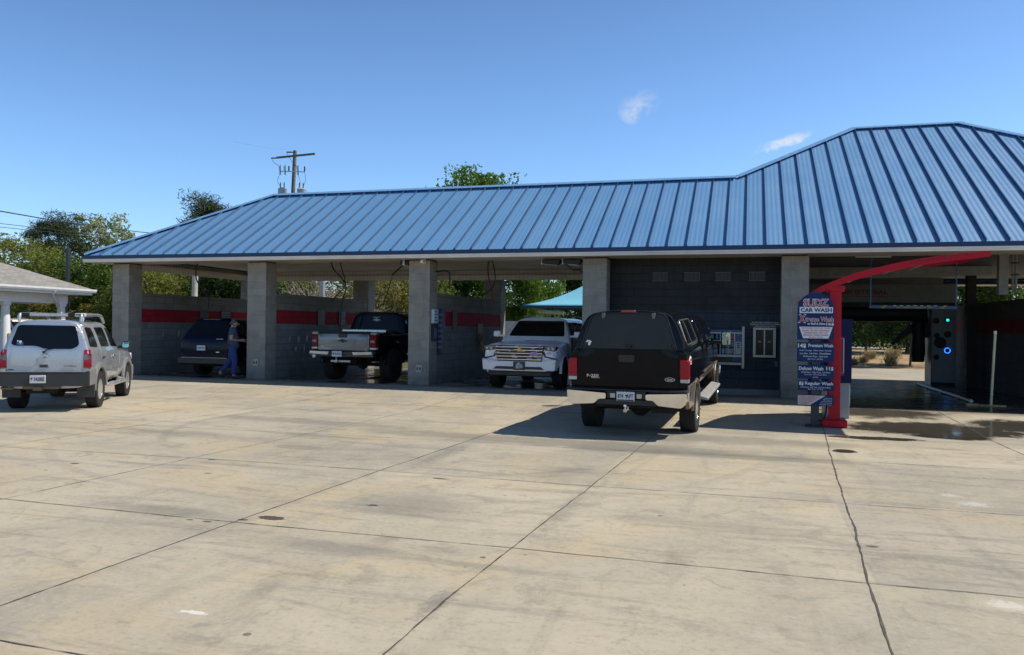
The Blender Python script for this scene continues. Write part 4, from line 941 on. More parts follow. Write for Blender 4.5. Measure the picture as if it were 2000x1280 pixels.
b = MB(); b.lathe([(0, -.0105), (.074, -.0105), (.074, -.0085), (0, -.0085)], (0, 0, 0), 'y', 32); e = b.build('oval_face', pm('badge_navy', (.01, .02, .08), .3), tg); e.location = (.70, -1.2325, 1.035); e.scale = (1, 1, .40)
text(tg, 'Ford', MATS['badge_silver'], (.70, -1.2445, 1.034), w=.085, h=.036, bold=.02, extr=.001, shear=.25)
P = rpoly([(-.79, 1.525), (.79, 1.525), (.60, 2.10), (-.60, 2.10)], [.05, .05, .10, .10])
rg = patch('rear_glass', bs, P, 'y', -1, pm('dusty_tinted_glass', (.022, .022, .022), .25, var=.2, scale=2.5, spec=.25), T, .010, .02, .1)
b = MB(); Q = rpoly([(-.81, 1.512), (.81, 1.512), (.615, 2.115), (-.615, 2.115)], [.05, .05, .11, .11], 6)
b.tube([(x, -1.205 + max(0, z - 1.5) * .10 - .006, z) for x, z in Q + Q[:1]], .011, 6); b.build('glass_trim', BLK, T, smooth=50)
for x in (-.42, .42):
    b = MB(); b.prism([(x - .03, 2.12), (x + .03, 2.12), (x + .024, 2.035), (x, 2.02), (x - .024, 2.035)], 'y', -1.20, -1.155); b.build('glass_hinge', pm('grey_hinge', (.13, .13, .13), .4), T, bevel=.006)
b = MB(); b.box(-.05, .06, -1.245, -1.205, 1.55, 1.595); b.box(-.015, .03, -1.252, -1.246, 1.558, 1.585); b.build('shell_latch', pm('dark_steel', ()), T, bevel=.008)
for s_ in (-1, 1): b = MB(); b.box(s_ * .70 - .035, s_ * .70 + .035, -1.235, -1.205, 1.552, 1.575); b.box(s_ * .695 - .02, s_ * .695 + .02, -1.23, -1.20, 1.575, 1.625); b.build('strut_mount', BLK, T, bevel=.005)
b = MB(); b.prism([(-.14, 2.128), (.13, 2.128), (.10, 2.165), (-.11, 2.165)], 'y', -1.17, -1.05); b.build('high_brake_lamp', pm('dull_red_lens', (.25, .03, .03), .25, coat=.5), T, bevel=.006)
b = MB()                      # white paw sticker
for (dx, dz, r) in ((0, 0, .032), (-.036, .03, .015), (-.014, .047, .015), (.014, .047, .015), (.036, .03, .015)): b.lathe([(0, -.003), (r, -.003), (r, 0), (0, 0)], (-.665 + dx, -1.215, 1.60 + dz), 'y', 14)
b.build('paw_sticker', pm('white_sticker', (.8, .8, .8), .5), T)
for s_ in (-1, 1):
    b = MB(); xa, xb = sorted((s_ * .862, s_ * 1.012)); P = rpoly([(xa, 1.05), (xb, 1.05), (xb, 1.36), (xa, 1.36)], [.01, .01, .06 if s_ > 0 else .02, .06 if s_ < 0 else .02])
    b.prism(P, 'y', -1.245, -1.11); lm = b.build('tail_lamp', REDL, T, bevel=.018, seg=3)
    b = MB(); b.box(xa + .004, xb - .004, -1.243, -1.115, .985, 1.048); b.build('reverse_lens', CLRL, lm, bevel=.01)
BUMPM = pm('chrome_bumper', (.78, .77, .74), .12, .95, var=.06)
for s_ in (-1, 1):
    poly = [(s_ * .995, .835), (s_ * .33, .80), (s_ * .33, .70), (s_ * .45, .695), (s_ * .53, .615), (s_ * .90, .59), (s_ * .985, .66)]
    b = MB(); b.prism(rpoly(poly, .03), 'y', -1.40, -1.16); b.prism(rpoly([(-1.16, .835), (-1.16, .66), (-.98, .74), (-.98, .835)], .02), 'x', *sorted((s_ * .97, s_ * 1.005)))
    b.build('rear_bumper', BUMPM, T, bevel=.025, seg=3)
b = MB(); b.box(-1.0, 1.0, -1.41, -1.15, .838, .872); b.box(-.50, .50, -1.38, -1.15, .60, .70); b.box(-.33, .33, -1.355, -1.15, .701, .837); b.build('bumper_step_pad', BLK, T, bevel=.012)
plate(T, '874   APT', 0, -1.385, .752, .30, .155, tree=True, sub=True)
for s_ in (-1, 1): b = MB(); b.box(s_ * .22 - .045, s_ * .22 + .045, -1.375, -1.356, .715, .80); b.build('plate_bracket', STEEL, T, bevel=.008)
b = MB(); b.beam((0, -1.30, .55), (0, -.6, .58), .07, .07); b.beam((0, -1.44, .52), (0, -1.28, .55), .05, .05); b.lathe([(.018, -.02), (.018, .03), (.027, .045), (.03, .06), (.02, .085), (0, .09)], (0, -1.42, .54), 'z', 14); b.build('tow_hitch', CHROME, T, smooth=40)
b = MB(); b.beam((-.85, -.95, .60), (.85, -.95, .60), .25, .16); b.beam((-.45, -1.0, .66), (-.45, 4.2, .66), .09, .16); b.beam((.45, -1.0, .66), (.45, 4.2, .66), .09, .16); b.beam((-.82, 0, .42), (.82, 0, .42), .14, .14); b.lathe([(0, -.17), (.17, -.1), (.19, 0), (.17, .1), (0, .17)], (0, 0, .42), 'y', 14); b.beam((-.8, 4, .42), (.8, 4, .42), .12, .12)
b.beam((.35, -.9, .55), (.75, -.85, .55), .3, .2)
b.build('chassis', pm('underbody', (.012, .011, .010), .9), T)
b = MB(); b.tube([(.86, -.55, .50), (.90, -.95, .56), (.97, -1.05, .56)], .03, 8); b.build('exhaust', pm('rusty_steel', (.18, .14, .11), .6, .5), T, smooth=50)
for s_ in (-1, 1):
    x0, x1 = sorted((s_ * .955, s_ * 1.025))
    for yc, xa, xb in ((0, .955, 1.008), (4.0, .93, .992)): b = MB(); arch(b, yc, .42, .495, .535, *sorted((s_ * xa, s_ * xb)), 2, 178); b.build('wheel_arch_trim', TAN, T, bevel=.012)
    Q = [(.50 * math.cos(rad(a)), .42 + .50 * math.sin(rad(a))) for a in range(118, 168, 6)]
    b = MB(); b.prism([(-1.16, .93), (-.28, .93)] + Q + [(-1.06, .545), (-1.16, .64)], 'x', *sorted((s_ * .93, s_ * 1.004))); b.build('rear_quarter_panel', TAN, T, bevel=.012)
    for ya, yb in ((.56, 1.0), (1.03, 2.15), (2.18, 3.40)):
        patch('lower_body_panel', bv, rpoly([(ya, .74), (yb, .74), (yb, .93), (ya, .93)], .02), 'x', s_, TAN, T, .007, .02, .1)
    b = MB(); b.box(*sorted((s_ * .985, s_ * 1.02)), 1.1, 3.3, .955, .985); b.build('side_moulding', TAN, T, bevel=.008)
    b = MB(); b.prism([(s_ * .93, .50), (s_ * 1.12, .47), (s_ * 1.12, .52), (s_ * .93, .555)], 'y', .72, 3.3); b.build('running_board', pm('grey_running_board', (.36, .36, .35), .5, .2, var=.1), T, bevel=.012)
    w_ = patch('side_window', bs, rpoly([(-.85, 1.60), (.55, 1.60), (.50, 1.97), (-.72, 1.97)], [.05, .05, .08, .08]), 'x', s_, TINT, T, .006, .02, .12)
    b = MB(); b.tube([(s_ * (.925 - (z - 1.58) * .41 + .008), y, z) for y, z in rpoly([(-.88, 1.585), (.57, 1.585), (.52, 1.985), (-.75, 1.985)], .06) + [(-.88, 1.64)]], .012, 5); b.tube([(s_ * (.925 - (z - 1.58) * .41 + .012), -.3, z) for z in (1.60, 1.97)], .012, 5); b.build('window_frame', pm('window_frame_grey', (.08, .08, .08), .35), T, smooth=50)
    for poly in ([(1.15, 1.52), (1.75, 1.52), (1.72, 1.90), (1.20, 1.90)], [(1.85, 1.52), (2.95, 1.52), (2.62, 1.88), (1.85, 1.92)]):
        patch('side_window', bc, rpoly(poly, .05), 'x', s_, TINT, T, .006, .02, .12)
    b = MB()
    for y in (1.02, 1.80, 3.0): b.box(*sorted((s_ * .94, s_ * .999)), y - .005, y + .005, .95, 1.50)
    b.build('door_seam', WELL, T)
    for y in (1.72, 2.0): b = MB(); b.box(*sorted((s_ * .99, s_ * 1.025)), y - .09, y + .09, 1.33, 1.37); b.build('door_handle', BLK, T, bevel=.008)
    mirror_part(T, 1.16, 2.98, 1.50, .21, .30, BLK, MIRR, s_, .22)
    wheel(T, s_ * .875, 0, .405, .275, .22, pm('polished_rim', (.62, .62, .60), .2, .9), 8, s_); wheel(T, s_ * .875, 4.0, .405, .275, .22, MATS['polished_rim'], 8, s_)
d = patch('bed_decal', bv, [(-1.06, 1.27), (-.80, 1.27), (-.76, 1.36), (-.88, 1.41), (-1.06, 1.36)], 'x', 1, pm('white_sticker', ()), T, .004, .01, .2)
text(d, '4X4', pm('decal_red', (.5, .03, .02)), (.9985, -.92, 1.345), w=.17, h=.055, rot=(90, 0, 90), bold=.03)
b = MB(); b.box(.990, .9995, -1.05, -.82, 1.285, 1.305); b.build('decal_bar', MATS['decal_red'], d)
patch('windscreen', bvh_of(cab), rpoly([(-.78, 1.56), (.78, 1.56), (.70, 1.93), (-.70, 1.93)], .06), 'y', 1, TINT, T, .006, .02, .15)
b = MB(); b.box(-.7, .7, 4.79, 4.84, .85, 1.22); b.build('grille', CHROME, T, bevel=.02); b = MB(); b.box(-1.0, 1.0, 4.82, 5.0, .55, .80); b.build('front_bumper', BUMPM, T, bevel=.04)
for s_ in (-1, 1): b = MB(); b.box(*sorted((s_ * .71, s_ * .90)), 4.72, 4.80, .95, 1.2); b.build('headlight', CLRL, T, bevel=.02)
# ================================================================ SUV builder shared by the three sport utility vehicles
def suv_body(T, paint, yr, ycowl, yfront, wb, zb, w, zbelt, zroof, wroof, zhood, rlean, wslope, ar, lowmat=None, rx0=.97):
    def pf(s=1.0, zo=0.0, ro=1.0):
        return [(0, zb), (.70 * w * s, zb), (.90 * w * s, zb + .04), (.965 * w * s, zb + .15), (w * s, zb + .36), (w * s, zbelt - .24), (.985 * w * s, zbelt - .07), (.95 * w * s, zbelt),
                (.95 * w * s - (.95 * w - wroof) * .42 * s, zbelt + (zroof - zbelt) * .45), (wroof * s * 1.05, zroof - .15 + zo), (wroof * s * .97, zroof - .06 + zo), (wroof * .80 * s, zroof - .015 + zo), (wroof * .45 * s, zroof + .008 + zo), (0, zroof + .016 + zo)]
    sh = lambda pts, k: [(x, z, max(0, z - zbelt + .1) * k) for x, z in pts]
    rl = lambda pts: sh(pts, rlean)
    body = loft('body', [(yr, rl(pf(rx0 - .02, -.03))), (yr + .015, rl(pf(rx0, -.015))), (yr + .09, rl(pf(.99))), (yr + .35, sh(pf(), rlean * .5)), (yr + 1.0, pf()), (ycowl - 1.3, pf()), (ycowl - .7, sh(pf(), -wslope * .35)), (ycowl - .1, sh(pf(.992), -wslope * .93)), (ycowl, sh(pf(.98, -.02), -wslope))],
                paint, T, 2, [(0, ar[1], ar[0], -1.5, 1.5)] , WELL)
    def hf(s=1.0, zo=0.0): zh = zhood + zo; return [(0, zb), (.70 * w * s, zb), (.90 * w * s, zb + .04), (.965 * w * s, zb + .15), (w * s, zb + .36), (w * s, zh - .25), (.98 * w * s, zh - .10), (.93 * w * s, zh - .025), (.80 * w * s, zh), (.5 * w * s, zh + .012), (0, zh + .025)]
    hood = loft('front_body', [(ycowl - .25, hf(.985, .0)), (ycowl, hf(.99, .0)), (ycowl + .4, hf(.995, -.015)), (wb, hf(.998, -.03)), (yfront - .25, hf(.975, -.055)), (yfront - .07, hf(.95, -.085)), (yfront, hf(.91, -.13))],
                paint, T, 2, [(wb, ar[1], ar[0], -1.5, 1.5)], WELL)
    return body, hood, bvh_of(body), bvh_of(hood), bvh_of(body, hood)
def underside(T, wb, tr, r, zc):
    b = MB(); b.beam((-tr * .5, -.5, zc), (-tr * .5, wb + .4, zc), .09, .14); b.beam((tr * .5, -.5, zc), (tr * .5, wb + .4, zc), .09, .14)
    b.beam((-tr, 0, r), (tr, 0, r), .11, .11); b.lathe([(0, -.15), (.14, -.09), (.16, 0), (.14, .09), (0, .15)], (0, 0, r), 'y', 12); b.beam((-tr, wb, r), (tr, wb, r), .10, .10)
    b.beam((-.4, -.55, zc - .02), (.15, -.55, zc - .02), .3, .18); b.beam((-tr * .9, .7, zc), (tr * .9, .7, zc), .1, .1)
    b.build('chassis', pm('underbody', ()), T)

# ---------------------------------------------------------------- silver SUV in the sun at the left
SX, SY_ = -13.09, -7.56
T = thing('silver_suv', 'silver boxy SUV with roof rack and grey bumper driving over the sunny concrete', 'SUV', (SX, SY_, gz(SX, SY_)), rad(31.5)); T.scale = (.885, 1, .98)
SIL = pm('silver_car_paint', (.45, .475, .51), .28, .45, var=.04, scale=2, coat=.9)
GPL = pm('grey_cladding', (.17, .175, .175), .55, var=.12, scale=5)
GPL2 = pm('dark_cladding', (.035, .036, .037), .6, var=.12)
body, hood, bb, bh, ball = suv_body(T, SIL, -.80, 1.90, 3.42, 2.65, .44, .87, 1.20, 1.76, .635, 1.13, .15, .95, (.43, .385))
tg = patch('tailgate', bb, rpoly([(-.72, .765), (.72, .765), (.735, 1.18), (.66, 1.66), (.57, 1.715), (-.57, 1.715), (-.66, 1.66), (-.735, 1.18)], [.05, .05, .05, .08, .08, .08, .08, .05]), 'y', -1, SIL, T, .012, .03, .09)
bt_ = bvh_of(body, tg)
P = rpoly([(-.665, 1.30), (-.58, 1.265), (-.18, 1.265), (-.02, 1.205), (.52, 1.205), (.645, 1.28), (.56, 1.655), (-.54, 1.665)], [.06, .04, .10, .10, .08, .08, .07, .07])
patch('rear_glass', bt_, P, 'y', -1, TINT, T, .008, .02, .09)
big = [(x * 1.045, z + (.018 if z > 1.4 else -.022)) for x, z in P]
patch('glass_surround', bt_, big, 'y', -1, pm('silver_edge', (.45, .47, .49), .25, .5, coat=1), T, .004, .015, .09)
patch('storage_bulge', bt_, rpoly([(-.66, .90), (-.20, .86), (-.14, 1.0), (-.24, 1.17), (-.62, 1.20)], .07), 'y', -1, SIL, T, .022, .04, .09)
b = MB(); b.box(-.115, .075, -.832, -.800, .845, .925); h_ = b.build('tailgate_handle', pm('grey_handle', (.22, .22, .21), .4), T, bevel=.02, seg=3); b = MB(); b.box(-.09, .05, -.838, -.833, .865, .895); b.build('handle_recess', BLK, h_, bevel=.003)
b = MB(); b.tube([(.005 + .055 * math.cos(a), -.826, 1.075 + .04 * math.sin(a)) for a in [i * .35 for i in range(19)]], .008, 6); b.box(-.065, .075, -.836, -.822, 1.066, 1.086); b.build('round_badge', CHROME, T, smooth=50)
text(T, 'XTERRA', pm('badge_chrome_dark', (.30, .31, .33), .25, .8), (.475, -.822, .875), w=.26, h=.034, bold=.03, extr=.004)
b = MB(); b.box(-.70, -.60, -.824, -.815, .800, .818); b.build('small_badge', GPL2, T)
for s_ in (-1, 1):
    lp = patch('tail_lamp', bb, rpoly([(s_ * .735, .84), (s_ * .885, .84), (s_ * .875, 1.10), (s_ * .83, 1.195), (s_ * .745, 1.195)], .02), 'y', -1, REDL, T, .02, .05, .06, maxdev=.16)
    ls = patch('tail_lamp_side', bb, rpoly([(-.785, .85), (-.715, .86), (-.69, 1.05), (-.71, 1.185), (-.76, 1.195)], .02), 'x', s_, REDL, T, .010, .03, .06, maxdev=.12)
    patch('turn_lens', bvh_of(lp), rpoly([(s_ * .745, .985), (s_ * .87, .985 + .03), (s_ * .86, 1.10), (s_ * .745, 1.10)], .01), 'y', -1, pm('smoked_lens', (.11, .10, .085), .12, coat=1), lp, .003, .01, .06, maxdev=.1)
    patch('turn_lens', bvh_of(ls), rpoly([(-.775, .985), (-.70, 1.0), (-.70, 1.09), (-.755, 1.10)], .01), 'x', s_, MATS['smoked_lens'], ls, .003, .01, .06, maxdev=.1)
b = MB(); b.prism(rpoly([(-.90, .50), (.90, .50), (.90, .80), (.80, .765), (-.80, .765), (-.90, .80)], .03), 'y', -.98, -.70)
bmp = b.build('rear_bumper', GPL2, T, bevel=.035, seg=3)
for s_ in (-1, 1): b = MB(); b.prism(rpoly([(-.96, .50), (-.48, .50), (-.42, .66), (-.46, .835), (-.72, .835), (-.94, .80)], .03), 'x', *sorted((s_ * .74, s_ * .905))); b.build('bumper_corner', GPL, T, bevel=.03, seg=3)
b = MB(); b.box(-.80, .80, -.985, -.70, .766, .782); b.build('bumper_step', GPL, T, bevel=.006)
plate(T, '3428SE', -.085, -.992, .635, .30, .15, tree='left')
b = MB(); b.box(-.40, .30, -.90, -.80, .44, .50); b.box(-.19, -.02, -.95, -.85, .415, .49); b.tube([(-.8, -.88, .46), (-.55, -.95, .47)], .03, 6); b.build('tow_bar', pm('rusty_steel', ()), T, bevel=.006)
for s_ in (-1, 1):
    b = MB(); b.prism([(s_ * .54, .25), (s_ * .90, .25), (s_ * .905, .52), (s_ * .54, .52)], 'y', -.56, -.52); b.build('mud_flap', GPL2, T, bevel=.012)
    for yc, xa, a0, a1 in ((0, .905, 4, 182), (2.65, .90, -5, 176)): b = MB(); arch(b, yc, .385, .425, .53, *sorted((s_ * (xa - .07), s_ * xa)), a0, a1); b.build('fender_flare', GPL, T, bevel=.015)
    for ya, yb in ((.50, 1.10), (1.13, 2.12)):
        patch('door_moulding', ball, rpoly([(ya, .74), (yb, .72), (yb, .80), (ya, .82)], .015), 'x', s_, GPL, T, .014, .03, .1)
    patch('rear_door', bb, rpoly([(.52, .56), (.995, .56), (.985, 1.66), (.14, 1.66), (.14, 1.02), (.42, .93)], .05), 'x', s_, SIL, T, .006, .02, .08)
    patch('front_door', bb, rpoly([(1.02, .56), (1.92, .60), (1.95, 1.12), (1.36, 1.655), (1.01, 1.66)], .05), 'x', s_, SIL, T, .006, .02, .08)
    bd = bvh_of(body, hood)
    for poly in ([(-.62, 1.25), (-.06, 1.23), (-.08, 1.62), (-.50, 1.63)], [(.20, 1.23), (.90, 1.22), (.88, 1.625), (.19, 1.625)], [(1.06, 1.22), (1.74, 1.19), (1.32, 1.60), (1.06, 1.62)]):
        patch('side_window', bd, rpoly(poly, .06), 'x', s_, TINT, T, .010, .02, .08)
    for y in (.26, 1.14): b = MB(); b.box(*sorted((s_ * .855, s_ * .905)), y - .07, y + .07, .99, 1.03); b.build('door_handle', CHROME if y > 1 else GPL2, T, bevel=.012)
    b = MB(); b.tube(smooth_path([(s_ * .74, .48, .46), (s_ * .93, .60, .42), (s_ * .95, 1.3, .42), (s_ * .93, 2.05, .42), (s_ * .74, 2.15, .46)], 4), .042, 8)
    for y in (.85, 1.5): b.box(*sorted((s_ * .89, s_ * 1.0)), y - .16, y + .16, .445, .468)
    b.build('side_step', pm('satin_aluminium', (.62, .62, .62), .3, .7), T, smooth=50)
    mirror_part(T, .93, 1.75, 1.23, .19, .16, BLK, MIRR, s_, .10)
    for y in (0, 2.65): wheel(T, s_ * .765, y, .37, .245, .205, pm('silver_alloy', (.58, .58, .58), .28, .7), 6, s_, 0)
    b = MB(); b.tube(smooth_path([(s_ * .60, -.52, 1.74), (s_ * .60, -.50, 1.84), (s_ * .60, -.36, 1.875), (s_ * .60, .6, 1.88), (s_ * .59, 1.15, 1.86), (s_ * .58, 1.42, 1.72)], 4), .033, 8); b.build('roof_rail', SIL, T, smooth=50)
b = MB(); b.tube([(-.56, -.44, 1.865), (.36, -.44, 1.865)], .036, 10); b.tube([(-.56, .55, 1.855), (.56, .55, 1.855)], .03, 8); b.build('roof_crossbar', pm('satin_aluminium', ()), T, smooth=50)
b = MB(); b.tube([(-.60, -.44, 1.865), (-.42, -.44, 1.865)], .04, 10); b.tube([(.33, -.44, 1.865), (.46, -.44, 1.865)], .042, 10); b.box(-.56, .56, .5, 1.2, 1.80, 1.815); b.build('rack_sleeve', BLK, T, smooth=50)
b = MB(); b.beam((.46, -.45, 1.868), (.68, -.45, 1.868), .09, .075); e_ = b.build('rack_end_cap', pm('white_plastic', (.52, .53, .54), .4), T, bevel=.02); text(e_, 'XTERRA', BLK, (.57, -.4965, 1.878), w=.17, h=.028, bold=.04)
b = MB()
for s_ in (-1, 1): b.beam((s_ * .61, -.47, 1.73), (s_ * .63, -.46, 1.86), .05, .06, (0, 1, 0))
b.build('rack_foot', MATS['white_plastic'], T, bevel=.015)
b = MB(); b.tube([(-.03, -.835, 1.145), (.02, -.815, 1.19), (.45, -.765, 1.265)], .011, 6); b.lathe([(0, -.03), (.022, -.03), (.022, 0), (0, 0)], (-.03, -.825, 1.145), 'y', 10); b.build('rear_wiper', BLK, T, smooth=40)
b = MB(); b.box(-.11, .13, -.790, -.770, 1.222, 1.25); b.build('high_brake_lamp', pm('bright_red_lens', (.65, .01, .015), .2, coat=1), T, bevel=.006)
b = MB(); b.box(-.55, -.43, -.792, -.785, 1.285, 1.325); k_ = b.build('window_sticker', pm('sticker_blue', (.05, .13, .42), .5), T)
b = MB(); b.lathe([(0, -.002), (.03, -.002), (.03, 0), (0, 0)], (-.485, -.785, 1.335), 'y', 12); b.box(-.489, -.481, -.794, -.788, 1.29, 1.33); b.lathe([(0, -.002), (.014, -.002), (.014, 0), (0, 0)], (-.535, -.786, 1.355), 'y', 10); b.build('palm_print', MATS['white_sticker'], k_)
b = MB(); b.lathe([(.012, 0), (.012, .03), (0, .035)], (-.05, -.60, 1.77)); b.build('washer_jet', BLK, T)
patch('windscreen', bb, rpoly([(-.70, 1.24), (.70, 1.24), (.56, 1.68), (-.56, 1.68)], .06), 'y', 1, TINT, T, .006, .02, .12)
b = MB(); b.box(-.86, .86, 3.2, 3.46, .42, .72); b.build('front_bumper', GPL, T, bevel=.05)
for s_ in (-1, 1): b = MB(); b.box(*sorted((s_ * .55, s_ * .82)), 3.30, 3.41, .82, 1.0); b.build('headlight', CLRL, T, bevel=.03)
b = MB(); b.box(-.5, .5, 3.38, 3.43, .80, 1.0); b.build('grille', BLK, T, bevel=.02)
underside(T, 2.65, .70, .37, .45)

# ---------------------------------------------------------------- navy SUV in the left bay
T = thing('navy_suv', 'dark navy SUV with its front door open in the left wash bay', 'SUV', (-15.55, 1.15, 0), 0)
NVP = pm('navy_car_paint', (.003, .007, .022), .12, var=.1, coat=.06, spec=.13)
body, hood, bb, bh, ball = suv_body(T, NVP, -.95, 2.45, 3.75, 2.86, .42, .97, 1.15, 1.76, .62, 1.10, .42, 1.25, (.43, .38))
patch('rear_glass', bb, rpoly([(-.70, 1.24), (.70, 1.24), (.60, 1.64), (-.60, 1.64)], .08), 'y', -1, TINT, T, .008, .02, .1)
b = MB(); b.box(-.30, .30, -.72, -.62, 1.715, 1.74); b.build('high_brake_lamp', pm('dull_red_lens', ()), T, bevel=.008)
b = MB(); b.prism([(-.62, 1.74), (.62, 1.74), (.56, 1.775), (-.56, 1.775)], 'y', -.72, -.45); b.build('roof_spoiler', NVP, T, bevel=.015)
tg = patch('tailgate', bb, rpoly([(-.74, .62), (.74, .62), (.78, 1.14), (-.78, 1.14)], .08), 'y', -1, NVP, T, .012, .03, .1)
for s_ in (-1, 1):
    patch('tail_lamp', bb, rpoly([(s_ * .55, .95), (s_ * .93, .95), (s_ * .93, 1.12), (s_ * .60, 1.10)], .03), 'y', -1, pm('dark_red_lens', (.02, .003, .004), .2, spec=.2), T, .018, .04, .07, maxdev=.2)
    for poly in ([(-.55, 1.22), (.05, 1.20), (.02, 1.56), (-.30, 1.58)], [(.15, 1.20), (.98, 1.19), (.95, 1.60), (.15, 1.60)], [(1.08, 1.19), (1.95, 1.17), (1.42, 1.58), (1.08, 1.60)]): patch('side_window', ball, rpoly(poly, .06), 'x', s_, TINT, T, .008, .02, .1)
    for y in (0, 2.86): wheel(T, s_ * .83, y, .37, .25, .23, pm('dark_alloy', (.10, .10, .105), .3, .7), 5, s_)
    for yc in (0, 2.86): b = MB(); arch(b, yc, .38, .425, .47, *sorted((s_ * .915, s_ * .98))); b.build('wheel_arch_trim', BLK, T, bevel=.01)
    mirror_part(T, .98, 1.95, 1.20, .20, .15, NVP, MIRR, s_)
b = MB(); b.prism(rpoly([(-.95, .36), (.95, .36), (.95, .60), (-.95, .60)], .06), 'y', -1.06, -.80); b.build('rear_bumper', BLK, T, bevel=.05, seg=3)
b = MB(); b.box(-.80, .80, -1.075, -1.061, .57, .585); b.build('bumper_strip', pm('dim_chrome', (.25, .25, .24), .3, .9), T)
plate(T, '2 NAP 507', -.16, -.99, .865, .30, .152)
b = MB(); b.box(.36, .48, -.992, -.975, .735, .76); b.build('tailgate_badge', pm('badge_silver', ()), T); b = MB(); b.box(.36, .60, -.975, -.955, 1.13, 1.15); b.build('tailgate_trim', pm('dim_chrome', ()), T)
dr = MB(); dr.prism(rpoly([(0, .45), (1.05, .45), (1.10, 1.15), (.62, 1.62), (.05, 1.62)], .08), 'x', -.05, .05)
d_ = dr.build('open_front_door', NVP, T, bevel=.02); d_.location = (1.02, 1.12, 0); d_.rotation_euler = (0, 0, rad(0)); d_.location = (1.52, 1.35, 0); d_.rotation_euler = (0, 0, rad(28))
underside(T, 2.86, .76, .37, .42)

# ---------------------------------------------------------------- white SUV in the right bay, facing out
T = thing('white_suv', 'white full size SUV covered in pinkish wash foam facing out of the right wash bay', 'SUV', (-5.62, 3.62, 0), rad(180))
def foam_mat():
    m, nt, b = newmat('white_paint_with_pink_foam'); o = nt.obj(); sep = nt.new('ShaderNodeSeparateXYZ'); nt.put(sep.inputs[0], o)
    n = nt.noise(nt.scale(o, (1, 1, 2.2)), 5.5, 5, .62, .6)
    reg = nt.math('MULTIPLY', nt.math('MULTIPLY', nt.ramp(sep.outputs[2], .60, .85), nt.ramp(sep.outputs[1], 2.0, 2.9)), nt.ramp(sep.outputs[2], 1.62, 1.35))
    f = nt.math('MULTIPLY', nt.ramp(n, .54, .60), reg)
    nt.put(b.inputs['Base Color'], nt.mix(f, nt.mix(nt.ramp(nt.noise(o, 2, 4), .35, .65), (.78, .775, .77), (.84, .83, .82)), (.58, .42, .60)))
    nt.put(b.inputs['Roughness'], nt.ramp(f, 0, 1, .28, .9)); b.inputs['Coat Weight'].default_value = .7; return m
WFM = foam_mat(); FOAM = pm('pink_foam', (.60, .45, .62), .95, var=.15, scale=20, bump=.6)
body, hood, bb, bh, ball = suv_body(T, WFM, -1.05, 2.55, 4.02, 3.08, .48, 1.015, 1.32, 1.90, .70, 1.24, .18, 1.35, (.45, .41))
patch('windscreen', bb, rpoly([(-.80, 1.37), (.80, 1.37), (.665, 1.80), (-.665, 1.80)], .06), 'y', 1, TINT, T, .008, .02, .12)
GD = pm('grille_black', (.008, .008, .009), .4)
b = MB(); b.prism(rpoly([(-.66, 1.14), (.66, 1.14), (.60, .74), (-.60, .74)], .04), 'y', 3.88, 4.04); gr = b.build('grille', GD, T, bevel=.012)
for k in range(5):
    z = 1.10 - k * .08; wd = .64 - .012 * k
    b = MB(); b.beam((-wd, 4.05, z), (wd, 4.05, z), .03, .026); b.build('grille_bar', CHROME, gr, bevel=.006)
b = MB(); random.seed(11)
for k in range(26):
    x, z = random.uniform(-.64, .64), random.uniform(.78, 1.17)
    b.beam((x - random.uniform(.02, .11), 4.062, z), (x + random.uniform(.02, .11), 4.062, z + random.uniform(-.012, .012)), .014, random.uniform(.015, .035))
b.build('foam_patch', FOAM, gr, bevel=.008)
BOW = pm('gold_badge', (.55, .36, .09), .3, .7)
def bowtie(par, x, y, z, w, h, mat, y2=None):
    P = [(-.5, -.18), (-.5, .18), (-.16, .18), (-.22, .5), (.12, .5), (.18, .18), (.5, .18), (.5, -.18), (.16, -.18), (.22, -.5), (-.12, -.5), (-.18, -.18)]
    b = MB(); b.prism([(x + p * w, z + q * h) for p, q in P], 'y', y, y + .012); return b.build('bowtie_badge', mat, par, bevel=.003)
bowtie(gr, 0, 4.07, 1.03, .24, .085, BOW)
